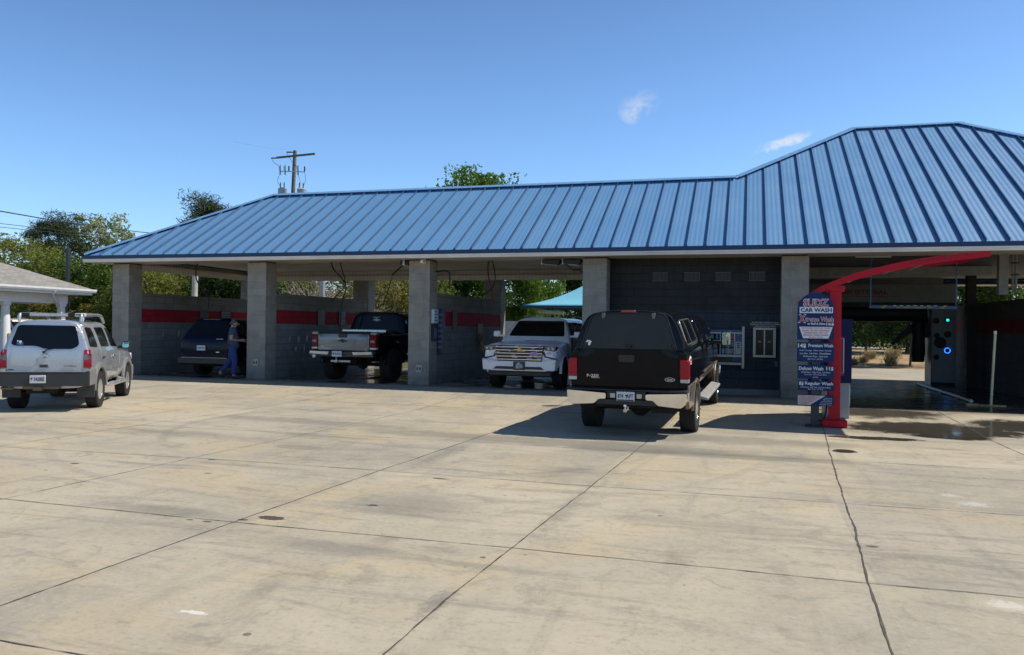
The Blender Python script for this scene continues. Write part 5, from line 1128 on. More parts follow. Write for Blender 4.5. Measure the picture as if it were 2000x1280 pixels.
for s_ in (-1, 1):
    hl_ = MB(); hl_.prism(rpoly([(s_ * .63, 1.145), (s_ * .97, 1.125), (s_ * .95, 1.0), (s_ * .66, 1.02)], .03), 'y', 3.72, 4.01); h_ = hl_.build('headlight', pm('smoked_headlight', (.05, .05, .055), .08, coat=1), T, bevel=.015)
    b = MB(); b.box(*sorted((s_ * .70, s_ * .92)), 4.011, 4.018, 1.10, 1.112); b.box(*sorted((s_ * .74, s_ * .80)), 4.011, 4.018, 1.035, 1.085); b.box(*sorted((s_ * .85, s_ * .91)), 4.011, 4.018, 1.035, 1.085); b.build('lamp_unit', CLRL, h_, bevel=.004)
    b = MB(); b.prism([(s_ * .62, .97), (s_ * .66, .99), (s_ * .70, .87), (s_ * .96, .82), (s_ * .965, .62), (s_ * .93, .60), (s_ * .925, .79), (s_ * .66, .85)], 'y', 3.80, 4.025); b.build('vent_line', GD, T, bevel=.004)
    mirror_part(T, 1.06, 2.25, 1.42, .20, .165, WFM, MIRR, s_, .12)
    for y in (0, 3.08): wheel(T, s_ * .86, y, .41, .28, .27, pm('dark_alloy', ()), 6, s_)
    for poly in ([(-.70, 1.40), (.22, 1.40), (.20, 1.74), (-.62, 1.76)], [(.32, 1.40), (1.15, 1.39), (1.12, 1.77), (.32, 1.77)], [(1.25, 1.39), (2.10, 1.37), (1.66, 1.74), (1.25, 1.77)]): patch('side_window', ball, rpoly(poly, .05), 'x', s_, TINT, T, .008, .02, .1)
    b = MB()
    for y in (.26, 1.20, 2.25): b.box(*sorted((s_ * .99, s_ * 1.021)), y - .004, y + .004, .62, 1.34)
    b.build('door_seam', WELL, T)
    b = MB(); b.tube(smooth_path([(s_ * .68, -.7, 1.87), (s_ * .68, -.5, 1.925), (s_ * .68, 1.1, 1.935), (s_ * .67, 1.35, 1.88)], 4), .022, 7); b.build('roof_rail', pm('dark_rail', (.05, .05, .05), .4), T, smooth=50)
    for yc in (0, 3.08): b = MB(); arch(b, yc, .41, .445, .50, *sorted((s_ * .95, s_ * 1.02))); b.build('wheel_arch_trim', WFM, T, bevel=.012)
b = MB(); b.prism(rpoly([(-.96, .50), (.96, .50), (.985, .80), (.60, .735), (-.60, .735), (-.985, .80)], .04), 'y', 3.80, 4.10); b.build('front_bumper', WFM, T, bevel=.05, seg=3)
b = MB(); b.prism(rpoly([(-.68, .53), (.68, .53), (.60, .60), (-.60, .60)], .02), 'y', 4.095, 4.112); b.build('lower_intake', GD, T, bevel=.004)
b = MB(); b.box(-.75, .75, 4.0, 4.12, .485, .515); b.build('bumper_strip', CHROME, T, bevel=.01)
b = MB(); b.box(-.85, .85, 3.7, 4.02, .34, .49); b.build('lower_valance', BLK, T, bevel=.03)
p_ = plate(T, '', -.02, 4.118, .62, .31, .22, sgn=1, mat=pm('plate_black', (.03, .032, .036), .4))
b = MB(); random.seed(5)
for k in range(9): a = k * .7; b.lathe([(0, -.002), (.02 + .012 * (k % 3), -.002), (.02 + .012 * (k % 3), 0), (0, 0)], (-.02 + .06 * math.cos(a), 4.129, .62 + .045 * math.sin(a)), 'y', 8)
b.build('plate_emblem', pm('plate_pale_print', (.45, .52, .52), .5), p_)
b = MB(); b.prism([(-.05, 1.925), (.05, 1.925), (0, 1.98)], 'x', .08, .10); b.tube([(.05, 1.62, 1.84), (-.02, 1.70, 1.78)], .01, 5); b.build('roof_antenna', BLK, T)
b = MB()
for k in range(60): 
    a = random.uniform(0, 6.28); x = random.uniform(-.75, .2); y = random.uniform(2.62, 2.95); r_ = random.uniform(.015, .05)
    b.lathe([(0, .014), (r_ * .7, .008), (r_, -.01)], (x, y, 1.262 - .02 * abs(x)), 'z', 7)
b.build('hood_foam', FOAM, T, smooth=60)
patch('rear_glass', bb, rpoly([(-.72, 1.38), (.72, 1.38), (.62, 1.78), (-.62, 1.78)], .08), 'y', -1, TINT, T, .008, .02, .12)
underside(T, 3.08, .8, .41, .48)
WSUV = T

# ---------------------------------------------------------------- lifted pickup in the middle bay
T = thing('lifted_pickup', 'lifted black pickup with a silver grey tailgate standing in the middle wash bay', 'pickup truck', (-10.86, 1.18, 0), 0)
GRT = pm('graphite_tailgate_paint', (.15, .145, .14), .24, .5, var=.05, coat=1)
def p2(zt, w=1.0, zb=.74): return [(0, zb), (.75 * w, zb), (.92 * w, zb + .03), (.98 * w, zb + .15), (1.0 * w, 1.05), (.995 * w, 1.25), (.97 * w, zt - .06), (.93 * w, zt - .01), (.80 * w, zt), (0, zt)]
body = loft('body', [(-1.20, p2(1.40, .97)), (-1.18, p2(1.405, .99)), (-1.05, p2(1.41)), (0, p2(1.41)), (.85, p2(1.41)), (2.0, p2(1.41)), (3.0, p2(1.40)), (3.9, p2(1.33, .98)), (4.4, p2(1.28, .95)), (4.5, p2(1.2, .9))], PBLK, T, 2, [(0, .5, .58, -1.2, 1.2), (3.64, .5, .58, -1.2, 1.2)], WELL)
def c2(s=1.0, zo=0): return [(0, 1.38), (.70 * s, 1.38), (.95 * s, 1.385), (.955 * s, 1.44), (.91 * s, 1.6), (.85 * s, 1.82), (.79 * s, 1.93 + zo), (.70 * s, 1.985 + zo), (.5 * s, 2.005 + zo), (0, 2.02 + zo)]
cab = loft('cab', [(.90, lean(c2(.97, -.02), .18, 1.4)), (.92, lean(c2(.985), .18, 1.4)), (1.02, lean(c2(), .16, 1.4)), (1.8, c2()), (2.4, ws(c2(), .4, 1.4)), (3.0, ws(c2(.98), 1.35, 1.4)), (3.06, ws(c2(.95, -.03), 1.38, 1.4))], PBLK, T, 2)
bv = bvh_of(body); bc = bvh_of(cab)
tg = patch('tailgate', bv, rpoly([(-.79, .90), (.79, .90), (.79, 1.405), (-.79, 1.405)], .04), 'y', -1, GRT, T, .02, .05, .1)
patch('tailgate_panel', bvh_of(tg), rpoly([(-.70, 1.0), (.70, 1.0), (.74, 1.10), (.74, 1.355), (-.74, 1.355), (-.74, 1.10)], .06), 'y', -1, GRT, tg, .012, .02, .1)
b = MB(); b.box(-.79, .79, -1.21, -1.10, 1.40, 1.435); b.build('tailgate_cap', BLK, tg, bevel=.012)
b = MB(); b.prism(rpoly([(-.16, 1.37), (.12, 1.37), (.11, 1.255), (-.14, 1.255)], .03), 'y', -1.245, -1.20); b.build('tailgate_handle', BLK, tg, bevel=.006)
bowtie(tg, -.02, -1.245, 1.165, .26, .10, GD)
text(tg, 'SILVERADO', pm('badge_silver', ()), (-.56, -1.235, .945), w=.42, h=.026, bold=.02, extr=.002); text(tg, 'LTZ', MATS['badge_silver'], (.70, -1.235, .925), w=.09, h=.024, bold=.02)
for s_ in (-1, 1):
    xa, xb = sorted((s_ * .805, s_ * 1.005)); b = MB(); b.prism(rpoly([(xa, .985), (xb, .985), (xb, 1.32), (xa, 1.32)], .03), 'y', -1.225, -1.05); l_ = b.build('tail_lamp', pm('deep_red_lens', (.13, .003, .007), .15, spec=.2), T, bevel=.015)
    b = MB(); b.box(xa + .01, xb - .01, -1.222, -1.06, .93, .983); b.build('clear_lens', CLRL, l_, bevel=.006); b = MB(); b.box(xa + .03, xb - .04, -1.228, -1.20, 1.12, 1.19); b.build('reverse_lens', pm('dull_clear_lens', (.25, .20, .20), .2), l_, bevel=.006)
    b = MB(); b.box(xa, xb, -1.20, -1.0, 1.325, 1.42); b.build('bed_corner_cap', GRT, T, bevel=.02)
    b = MB(); b.prism(rpoly([(s_ * .36, .86), (s_ * .95, .875), (s_ * .97, .80), (s_ * .40, .775)], .012), 'y', -1.395, -1.36); b.build('bumper_step', pm('bright_step', (.66, .62, .52), .2, .6), T, bevel=.006)
    for yc in (0, 3.64): b = MB(); arch(b, yc, .5, .57, .66, *sorted((s_ * .94, s_ * 1.04))); b.build('fender_flare', PBLK, T, bevel=.015)
    for y in (0, 3.64): wheel(T, s_ * .90, y, .47, .32, .25, pm('dark_chrome_rim', (.18, .18, .18), .18, .95), 8, s_)
    for poly in ([(1.15, 1.46), (1.75, 1.46), (1.72, 1.86), (1.2, 1.86)], [(1.85, 1.46), (2.75, 1.45), (2.35, 1.85), (1.85, 1.88)]): patch('side_window', bc, rpoly(poly, .05), 'x', s_, TINT, T, .006, .02, .12)
    mirror_part(T, 1.10, 2.55, 1.5, .22, .26, BLK, MIRR, s_, .16)
P = rpoly([(-.74, 1.47), (.74, 1.47), (.64, 1.90), (-.64, 1.90)], .07)
rg = patch('rear_glass', bc, P, 'y', -1, TINT, T, .008, .02, .1)
bowtie(rg, -.05, .955, 1.78, .24, .09, MATS['plate_pale_print']).location = (0, -.0, 0)
text(rg, 'CHEVROLET', MATS['plate_pale_print'], (-.05, .962, 1.86), w=.24, h=.035, bold=.02, extr=.004)
b = MB(); b.prism(rpoly([(-.99, .70), (.99, .70), (.99, .885), (-.99, .885)], .04), 'y', -1.36, -1.12); b.box(-.30, .22, -1.37, -1.30, .70, .80); b.build('rear_bumper', pm('black_bumper_paint', (.012, .012, .014), .3, coat=.5), T, bevel=.03)
plate(T, '874 KFD', -.11, -1.385, .80, .30, .152)
b = MB(); b.lathe([(0, -.03), (.05, -.03), (.05, 0), (0, 0)], (-.82, -1.37, .73), 'y', 12); b.build('bumper_lamp', CLRL, T)
b = MB(); b.beam((-.1, -1.45, .60), (-.1, -1.0, .60), .07, .07); b.lathe([(.02, -.01), (.02, .05), (.035, .075), (.02, .1), (0, .1)], (-.1, -1.42, .63), 'z', 12); b.beam((-.3, -1.35, .60), (.3, -1.35, .60), .05, .05); b.build('tow_hitch', STEEL, T, smooth=40)
b = MB(); b.box(-.86, .60, .28, .75, 1.40, 1.49); b.build('bed_tool_box', pm('bright_aluminium', (.55, .58, .60), .28, .8), T, bevel=.02)
b = MB(); b.box(-.86, .86, 1.10, 1.16, 1.995, 2.03); b.build('roof_lamp_strip', BLK, T, bevel=.008)
b = MB(); b.box(-.9, .9, 4.3, 4.62, .65, .95); b.build('front_bumper', pm('black_bumper_paint', ()), T, bevel=.04)
underside(T, 3.64, .85, .47, .62)

# ---------------------------------------------------------------- partly seen car at the left edge
t = dup(WSUV, (-33.3, 8.3, -.2), rad(0), 'white SUV seen only by its tail at the left edge beside the yellow bollard')
for o in list(t.children):
    if o.name.split('.')[0] in ('foam_patch', 'hood_foam'): bpy.data.objects.remove(o)
t.name = 'parked_suv'
PS = t
# ================================================================ the man beside the navy SUV
def skin(name, verts, edges, radii, mat, parent, root=0, sub=2):
    me = bpy.data.meshes.new(name); me.from_pydata(verts, edges, []); o = bpy.data.objects.new(name, me); COL.objects.link(o)
    md = o.modifiers.new('k', 'SKIN'); md.use_smooth_shade = True
    sv = me.skin_vertices[0].data
    for i, r in enumerate(radii): sv[i].radius = r if isinstance(r, tuple) else (r, r); sv[i].use_root = (i == root)
    s_ = o.modifiers.new('s', 'SUBSURF'); s_.levels = s_.render_levels = sub
    bake(o); o.data.materials.clear(); o.data.materials.append(mat); o.data.shade_smooth()
    if parent: o.parent = parent
    return o
T = thing('person', 'grey haired man in navy t-shirt and blue jeans beside the navy SUV', 'person', (-14.42, -.12, 0), rad(-52)); T.scale = (1.12, 1.12, 1.0)
SKIN_M = pm('skin', (.42, .24, .17), .55, var=.08, scale=12); SHIRT = pm('navy_cotton', (.045, .065, .115), .9, var=.15, scale=14, bump=.2)
JEAN = pm('blue_denim', (.025, .050, .19), .9, var=.2, scale=10, bump=.3); HAIR = pm('grey_hair', (.085, .083, .08), .9, var=.3, scale=40); SHOE = pm('dark_shoe', (.02, .02, .022), .7)
J = dict(pelvis=(0, 0, .94), waist=(0, .01, 1.08), chest=(0, .03, 1.28), neckb=(0, .01, 1.46), neck=(0, .025, 1.52), head=(0, .05, 1.60), crown=(0, .045, 1.68),
         shL=(-.185, .0, 1.42), elL=(-.25, .0, 1.14), wrL=(-.12, .20, 1.10), shR=(.185, .0, 1.42), elR=(.255, -.05, 1.15), wrR=(.10, .16, 1.12),
         hiL=(-.10, 0, .90), knL=(-.11, -.03, .50), anL=(-.12, -.30, .16), toL=(-.12, -.20, .05), hiR=(.10, 0, .90), knR=(.11, .06, .50), anR=(.11, .03, .09), toR=(.12, .20, .035))
def chain(names, rr):
    pass
names = list(J); ix = {k: i for i, k in enumerate(names)}
E_ = [('pelvis', 'waist'), ('waist', 'chest'), ('chest', 'neckb'), ('neckb', 'neck'), ('neck', 'head'), ('head', 'crown'), ('chest', 'shL'), ('shL', 'elL'), ('elL', 'wrL'), ('chest', 'shR'), ('shR', 'elR'), ('elR', 'wrR'),
      ('pelvis', 'hiL'), ('hiL', 'knL'), ('knL', 'anL'), ('anL', 'toL'), ('pelvis', 'hiR'), ('hiR', 'knR'), ('knR', 'anR'), ('anR', 'toR')]
RR = dict(pelvis=(.15, .11), waist=(.15, .115), chest=(.155, .115), neckb=.07, neck=.058, head=(.078, .095), crown=(.066, .085), shL=.062, elL=.045, wrL=.030, shR=.062, elR=.045, wrR=.030, hiL=.088, knL=.058, anL=.04, toL=.032, hiR=.088, knR=.058, anR=.04, toR=.032)
V_ = [J[k] for k in names]; Ed = [(ix[a], ix[b]) for a, b in E_]; Rd = [RR[k] for k in names]
for sd_ in ('L', 'R'):            # hands: palm, four bent fingers and a thumb from the side of the palm
    w = Vector(J['wr' + sd_]); s_ = -1 if sd_ == 'L' else 1; wi = ix['wr' + sd_]
    palm = w + Vector((-s_ * .02, .085, .0)); V_.append(tuple(palm)); Rd.append((.034, .016)); pi_ = len(V_) - 1; Ed.append((wi, pi_))
    for k in range(4):
        off = (k - 1.5) * .019; L = (.070, .082, .076, .058)[k]
        a = palm + Vector((-s_ * .01, .022, -off)); m_ = a + Vector((-s_ * .018, L * .55, -off * .3)); e = m_ + Vector((-s_ * .030, L * .30, -.004))
        n0 = len(V_); V_ += [tuple(a), tuple(m_), tuple(e)]; Rd += [.0095, .0088, .0075]; Ed += [(pi_, n0), (n0, n0 + 1), (n0 + 1, n0 + 2)]
    a = w + Vector((-s_ * .018, .045, .034)); e = a + Vector((-s_ * .022, .045, .018)); n0 = len(V_); V_ += [tuple(a), tuple(e)]; Rd += [.012, .0095]; Ed += [(pi_, n0), (n0, n0 + 1)]
body = skin('body', V_, Ed, Rd, SKIN_M, T, 0)
b = MB(); b.tube([(0, .135, 1.615), (0, .165, 1.585), (0, .14, 1.575)], [.012, .019, .012], 8)
for s_ in (-1, 1): b.lathe([(0, -.012), (.018, -.006), (.028, .0), (.018, .012), (0, .014)], (s_ * .083, .04, 1.60), 'x', 10)
b.build('face_features', SKIN_M, T, smooth=60)
b = MB()
for s_ in (-1, 1): b.lathe([(0, -.008), (.010, -.004), (.010, .004), (0, .008)], (s_ * .032, .132, 1.618), 'y', 10)
b.build('eye', pm('eye_dark', (.03, .025, .02), .2), T, smooth=60)
b = MB(); b.beam((-.025, .136, 1.553), (.025, .136, 1.553), .012, .008); b.build('mouth', pm('lip', (.30, .12, .10), .6), T)
skin('hair', [(0, -.015, 1.58), (0, .012, 1.64), (0, .035, 1.675), (0, .075, 1.69)], [(0, 1), (1, 2), (2, 3)], [(.060, .045), (.076, .072), (.066, .070), (.045, .045)], HAIR, T, 1)
sk = lambda *q: [J[k] if isinstance(k, str) else k for k in q]
mid = lambda a, b_, u: tuple(Vector(J[a]).lerp(Vector(J[b_]), u))
skin('tshirt', sk('waist', 'chest', 'neckb', 'shL', 'shR', mid('shL', 'elL', .62), mid('shR', 'elR', .62), (0, .0, .82), (0, .02, .98)), [(7, 8), (8, 0), (0, 1), (1, 2), (1, 3), (1, 4), (3, 5), (4, 6)],
     [(.185, .155), (.178, .145), (.085, .085), .088, .088, .078, .078, (.195, .155), (.19, .16)], SHIRT, T, 0)
skin('jeans', sk((0, .005, 1.09), 'pelvis', 'hiL', 'knL', mid('knL', 'anL', .92), 'hiR', 'knR', mid('knR', 'anR', .95)), [(0, 1), (1, 2), (2, 3), (3, 4), (1, 5), (5, 6), (6, 7)],
     [(.172, .135), (.172, .135), .10, .078, .068, .10, .078, .070], JEAN, T, 0)
for k in ('L', 'R'):
    a, c = Vector(J['an' + k]), Vector(J['to' + k]); dn = (c - a)
    skin('shoe', [tuple(a + Vector((0, -.03, -.035))), tuple(a.lerp(c, .55) + Vector((0, 0, -.01))), tuple(c + dn.normalized() * .05 + Vector((0, 0, .012)))], [(0, 1), (1, 2)], [.05, .05, (.046, .034)], SHOE, T, 1)
# ================================================================ trees
def leaf_mat(name, c1, c2, c3, tr=.42):
    m, nt, b = newmat(name); g = nt.new('ShaderNodeNewGeometry'); rnd = g.outputs['Random Per Island']
    n = nt.noise(nt.obj(), .9, 3, .6)
    c = nt.mix(nt.ramp(rnd, 0, 1, 0, 1, False), c1, c2); c = nt.mix(nt.ramp(n, .42, .66, 0, .75), c, c3)
    nt.put(b.inputs['Base Color'], c); b.inputs['Roughness'].default_value = .55; b.inputs['Specular IOR Level'].default_value = .25
    t = nt.new('ShaderNodeBsdfTranslucent'); nt.put(t.inputs[0], c)
    mx = nt.new('ShaderNodeMixShader'); mx.inputs[0].default_value = tr
    nt.L.new(b.outputs[0], mx.inputs[1]); nt.L.new(t.outputs[0], mx.inputs[2])
    nt.L.new(mx.outputs[0], nt.N['Material Output'].inputs['Surface']); return m
LF = dict(A=leaf_mat('leaf_olive_yellow', (0.175, 0.205, 0.034), (0.33, 0.33, 0.085), (0.130, 0.165, 0.030)), B=leaf_mat('pine_needle', (0.034, 0.055, 0.018), (0.068, 0.090, 0.034), (0.025, 0.041, 0.015), .15),
          C=leaf_mat('leaf_pale_poplar', (0.28, 0.33, 0.14), (0.48, 0.50, 0.26), (0.22, 0.27, 0.10)), D=leaf_mat('leaf_mid_green', (0.078, 0.141, 0.023), (0.169, 0.226, 0.042), (0.057, 0.106, 0.020)),
          K=leaf_mat('leaf_dark_green', (0.025, 0.056, 0.013), (0.062, 0.108, 0.023), (0.018, 0.038, 0.011)), M=leaf_mat('leaf_bright_maple', (0.091, 0.188, 0.018), (0.195, 0.286, 0.038), (0.058, 0.130, 0.016), .4),
          Y=leaf_mat('leaf_yellow_spring', (0.211, 0.205, 0.037), (0.349, 0.299, 0.087), (0.149, 0.149, 0.037)))
BARK = pm('bark', (.11, .085, .065), .95, var=.35, scale=9, bump=.6, bscale=25)
PALEB = pm('pale_bark', (.38, .34, .28), .9, var=.25, scale=9)
def tree_mesh(seed, h, w, cb, n, ls, mat, bark=BARK, K=46, shape='round', needle=False, gap=1.0, trunk=.018, limbs=9):
    rnd = random.Random(seed); G = lambda m, q: max(-1.6 * q, min(1.6 * q, rnd.gauss(m, q))); zc = (h + cb) / 2; rz = (h - cb) / 2; rw = w / 2
    cl = []
    while len(cl) < K:
        d = Vector((G(0, 1), G(0, 1), G(0, 1))).normalized() * (rnd.random() ** .38)
        z = zc + d.z * rz; f = 1.0
        if shape == 'cone': f = max(.12, 1.15 - (z - cb) / (h - cb))
        if shape == 'pine': f = .55 + .5 * math.sin(max(0, min(1, (z - cb) / (h - cb))) * 2.6 + .3) * (.6 + .7 * rnd.random())
        if shape == 'tall': f = .8 + .25 * rnd.random()
        wob = 1 + .32 * mnoise.noise(Vector((d.x * 1.7 + seed, d.y * 1.7, d.z * 2.2)))
        cl.append((Vector((d.x * rw * f * wob, d.y * rw * f * wob, zc + d.z * rz * (.92 + .1 * wob))), rw * rnd.uniform(.17, .34) * gap))
    vs, fs = [], []
    for i in range(n):
        c, r = cl[rnd.randrange(K)]
        p = c + Vector((G(0, 1) * r * .62, G(0, 1) * r * .62, G(0, 1) * r * (.30 if needle else .46)))
        if p.z < .3: p.z = .3 + rnd.random() * .4
        a = Vector((G(0, 1), G(0, 1), G(0, .7))).normalized(); q = a.cross(Vector((G(0, 1), G(0, 1), G(0, 1) + .6))).normalized()
        s = ls * rnd.uniform(.55, 1.35)
        k = len(vs)
        if needle: vs += [p - a * s * 1.3 - q * s * .16, p + a * s * 1.3 - q * s * .10, p + a * s * 1.3 + q * s * .10, p - a * s * 1.3 + q * s * .16]; fs.append((k, k + 1, k + 2, k + 3))
        else:
            fold = a.cross(q) * s * .25
            vs += [p - a * s, p + q * s * .52 + fold, p + a * s, p - q * s * .52 + fold]; fs += [(k, k + 1, k + 2), (k, k + 2, k + 3)]
    me = bpy.data.meshes.new('crown'); me.from_pydata([tuple(v) for v in vs], [], fs); me.materials.append(mat); me.update()
    b = MB(); tr = h * trunk; top = cb + (h - cb) * .72
    jx, jy = G(0, .03) * h, G(0, .03) * h
    ctr = smooth_path([(0, 0, -.4), (jx * .2, jy * .3, cb * .6), (jx * .7, jy, cb + (h - cb) * .35), (jx, jy, top)], 4)
    b.tube(ctr, [tr * 1.25] + [tr * (1 - .8 * i / len(ctr)) for i in range(1, len(ctr))], 8)
    for k in range(limbs):
        c, r = cl[rnd.randrange(K)]; t0 = ctr[min(len(ctr) - 1, int(len(ctr) * rnd.uniform(.35, .9)))]
        m_ = t0.lerp(c, .5) + Vector((G(0, .05) * w, G(0, .05) * w, -.03 * h))
        b.tube(smooth_path([t0, m_, c], 3), [tr * .5] * 2 + [tr * .36] * 2 + [tr * .22] * 2 + [tr * .1], 5)
    tk = b.build('trunk', bark, smooth=60).data
    for o in list(bpy.data.objects):
        if o.data == tk: bpy.data.objects.remove(o)
    return me, tk
KINDS = {   # base height 10 m
 'A': [tree_mesh(1, 10, 8.2, .6, 17000, .14, LF['A'], K=80, gap=.95), tree_mesh(2, 10, 8.2, .5, 17000, .14, LF['A'], K=74, gap=.95)],
 'B': [tree_mesh(3, 10, 6.0, 2.0, 22000, .14, LF['B'], K=64, shape='pine', needle=True, gap=1.2)],
 'C': [tree_mesh(4, 10, 4.6, 1.5, 7000, .12, LF['C'], PALEB, K=60, shape='tall', gap=.75, limbs=20, trunk=.011)],
 'D': [tree_mesh(5, 10, 8.0, .5, 17000, .15, LF['D'], K=76), tree_mesh(6, 10, 8.0, .4, 17000, .15, LF['D'], K=70)],
 'K': [tree_mesh(7, 10, 7.5, .5, 14000, .15, LF['K'], K=66), tree_mesh(8, 10, 7.5, .9, 14000, .15, LF['K'], K=58)],
 'M': [tree_mesh(9, 10, 7.2, 1.2, 26000, .125, LF['M'], K=90, gap=1.05)],
 'Y': [tree_mesh(10, 10, 8.0, .3, 9000, .13, LF['Y'], PALEB, K=70, gap=.8, limbs=26, trunk=.010)],
}
def tree(kind, v, x, y, h, w, label, name, cat='tree', wbase=8.0, z0=-.3, rz=None, group=None):
    t = thing(name, label, cat, (x, y, z0), random.uniform(0, 6.28) if rz is None else rz, group)
    cm, tm = KINDS[kind][v % len(KINDS[kind])]
    sx_ = w / wbase; s_z = (h - z0) / 10
    for nm, me in (('crown', cm), ('trunk', tm)):
        o = bpy.data.objects.new(nm, me); COL.objects.link(o); o.parent = t; o.scale = (sx_, sx_, s_z)
    return t
random.seed(21)
GT = 'trees behind the car wash'
TL = [('A', -44.09, 18.94, 6.5, 6.2, 'olive yellow bushy tree at the far left above the grey pavilion roof', 'broadleaf_tree'),
 ('A', -38.87, 16.31, 6.1, 4.8, 'olive green bushy tree just left of the dark pine', 'broadleaf_tree'),
 ('A', -49.5, 20.5, 6.6, 7, 'olive yellow tree cut off by the left edge of the photo', 'broadleaf_tree'),
 ('B', -51.24, 29.35, 10.1, 4.8, 'tall dark green pine with clumped needles behind the pavilion', 'pine_tree'),
 ('C', -51.3, 33.5, 11.3, 5.4, 'airy pale green tree with sky showing through, right of the pine', 'poplar_tree'),
 ('D', -34.61, 15.48, 5.3, 5.4, 'mid green bushy tree behind the right end of the pavilion', 'broadleaf_tree'),
 ('D', -31.23, 14.39, 5.0, 4.8, 'mid green bushy tree just left of the first block column', 'broadleaf_tree'),
 ('A', -28.51, 13.11, 5.2, 4.4, 'yellow green bush seen through the left end of the left bay', 'broadleaf_tree'),
 ('D', -31.09, 18.6, 6.0, 5.2, 'green tree seen through the left bay behind the pale pole', 'broadleaf_tree'),
 ('K', -25.31, 14.05, 5.4, 4.6, 'dark green bushy tree seen through the left bay right of the pale pole', 'broadleaf_tree'),
 ('B', -50.8, 46.16, 14.3, 6.2, 'dark pine crown rising above the left hip of the blue roof', 'pine_tree'),
 ('A', -24.58, 20.52, 6.0, 5.2, 'olive tree seen through the middle bay left of the grey lamp pole', 'broadleaf_tree'),
 ('Y', -15.37, 12.8, 5.9, 4.6, 'yellow leaved tree with pale bare branches seen right of the middle back column', 'broadleaf_tree'),
 ('M', -17.5, 29.03, 12.1, 7.6, 'big bright green maple whose top rises above the ridge of the blue roof', 'maple_tree'),
 ('M', -12.6, 25.6, 6.4, 4.6, 'smaller bright green maple behind the white SUV', 'maple_tree'),
 ('K', -12.6, 40.6, 7.6, 5.6, 'dark green tree standing behind the pale blue shade canopy', 'broadleaf_tree'),
 ('K', 7.95, 40.51, 8.5, 6.4, 'dark tree beyond the tunnel, left of the thin trunk', 'broadleaf_tree'),
 ('D', 11.8, 46.73, 9.0, 6.5, 'green tree beyond the tunnel behind the side brush', 'broadleaf_tree'),
 ('K', 15.66, 49.04, 8.9, 6.5, 'dark tree beyond the tunnel behind the wash gantry tower', 'broadleaf_tree'),
 ('D', 18.11, 47.67, 8.8, 6.0, 'green tree seen through the gap right of the wash gantry', 'broadleaf_tree'),
 ('K', 5.2, 49.5, 9.0, 7.0, 'dark tree beyond the tunnel just right of the red sign post', 'broadleaf_tree'),
 ('D', -26.49, 17.87, 5.6, 5.0, 'green tree mostly hidden behind the second block column', 'broadleaf_tree'),
 ('A', -27.13, 21.85, 5.9, 5.0, 'olive bush beside the foot of the wooden utility pole', 'broadleaf_tree'),
 ('K', -18.73, 26.41, 6.3, 5.0, 'dark green tree behind the third block column', 'broadleaf_tree'),
 ('A', -22.0, 25.5, 6.6, 6.5, 'olive tree behind the bare brush in the middle bay', 'broadleaf_tree'),
 ('D', -17.6, 21.0, 5.6, 5.0, 'green tree between the yellow tree and the bare brush', 'broadleaf_tree'),
 ('D', -37.6, 21.5, 6.2, 5.0, 'green tree in the gap between the pine and the blue roof corner', 'broadleaf_tree'),
 ('Y', -33.0, 12.6, 3.0, 4.2, 'low yellow green brush with bare twigs left of the first column', 'shrub')]
for i, (k, x, y, h, w, lab, nm) in enumerate(TL): tree(k, i, x, y, h, w, lab, nm, wbase={'B': 6.0, 'C': 4.6}.get(k, 8.0), group=None, cat='shrub' if nm == 'shrub' else 'tree')
# bare brush
def brush(name, x, y, h, w, n, mat, label, seed):
    rnd = random.Random(seed); b = MB()
    for k in range(n):
        p = Vector((rnd.gauss(0, w * .25), rnd.gauss(0, w * .2), -.2)); d = Vector((rnd.gauss(0, .35), rnd.gauss(0, .35), 1)).normalized(); L = h * rnd.uniform(.55, 1.1)
        pts = [p]
        for s in range(4): d = (d + Vector((rnd.gauss(0, .22), rnd.gauss(0, .22), rnd.gauss(0, .12)))).normalized(); pts.append(pts[-1] + d * L / 4)
        b.tube(pts, [.028, .022, .018, .012, .006], 4)
        for s in range(5):
            q = pts[rnd.randrange(1, 4)]; e = q + Vector((rnd.gauss(0, .6), rnd.gauss(0, .6), rnd.uniform(-.1, .7))) * .9
            b.tube([q, (q + e) / 2 + Vector((0, 0, .06)), e], [.012, .009, .004], 4)
    o = b.build(name, mat, smooth=60); o.location = (x, y, -.25); tag(o, label, 'shrub'); return o
brush('bare_brush', -19.78, 15.68, 4.8, 3.8, 330, pm('grey_twig', (.30, .25, .20), .95, var=.3), 'tangled bare grey brown brush seen through the middle bay', 5)
brush('bare_brush', -29.6, 15.6, 4.4, 2.0, 50, MATS['grey_twig'], 'thin bare grey twigs beside the pale pole in the left bay', 6)
# far woods that close the gaps
def woods():
    rnd = random.Random(9); vs, fs = [], []
    for i in range(26000):
        x = rnd.uniform(-150, 70); y = 95 + rnd.gauss(0, 5) - .12 * x; top = 4.6 + 1.3 * mnoise.noise(Vector((x * .11, 0, 0))) + .7 * mnoise.noise(Vector((x * .5, 3, 0)))
        z = rnd.random() ** .8 * top - .3; p = Vector((x, y, z)); a = Vector((rnd.gauss(0, 1), rnd.gauss(0, 1), rnd.gauss(0, .7))).normalized(); q = a.cross(Vector((rnd.gauss(0, 1), rnd.gauss(0, 1), 1))).normalized(); s = rnd.uniform(.25, .6)
        k = len(vs); vs += [p - a * s, p + q * s * .6, p + a * s, p - q * s * .6]; fs.append((k, k + 1, k + 2, k + 3))
    me = bpy.data.meshes.new('far_woods'); me.from_pydata([tuple(v) for v in vs], [], fs); me.materials.append(LF['D']); o = bpy.data.objects.new('far_woods', me); COL.objects.link(o)
    tag(o, 'low mixed green woods closing the view far behind the lot', 'woods', kind='stuff')
woods()
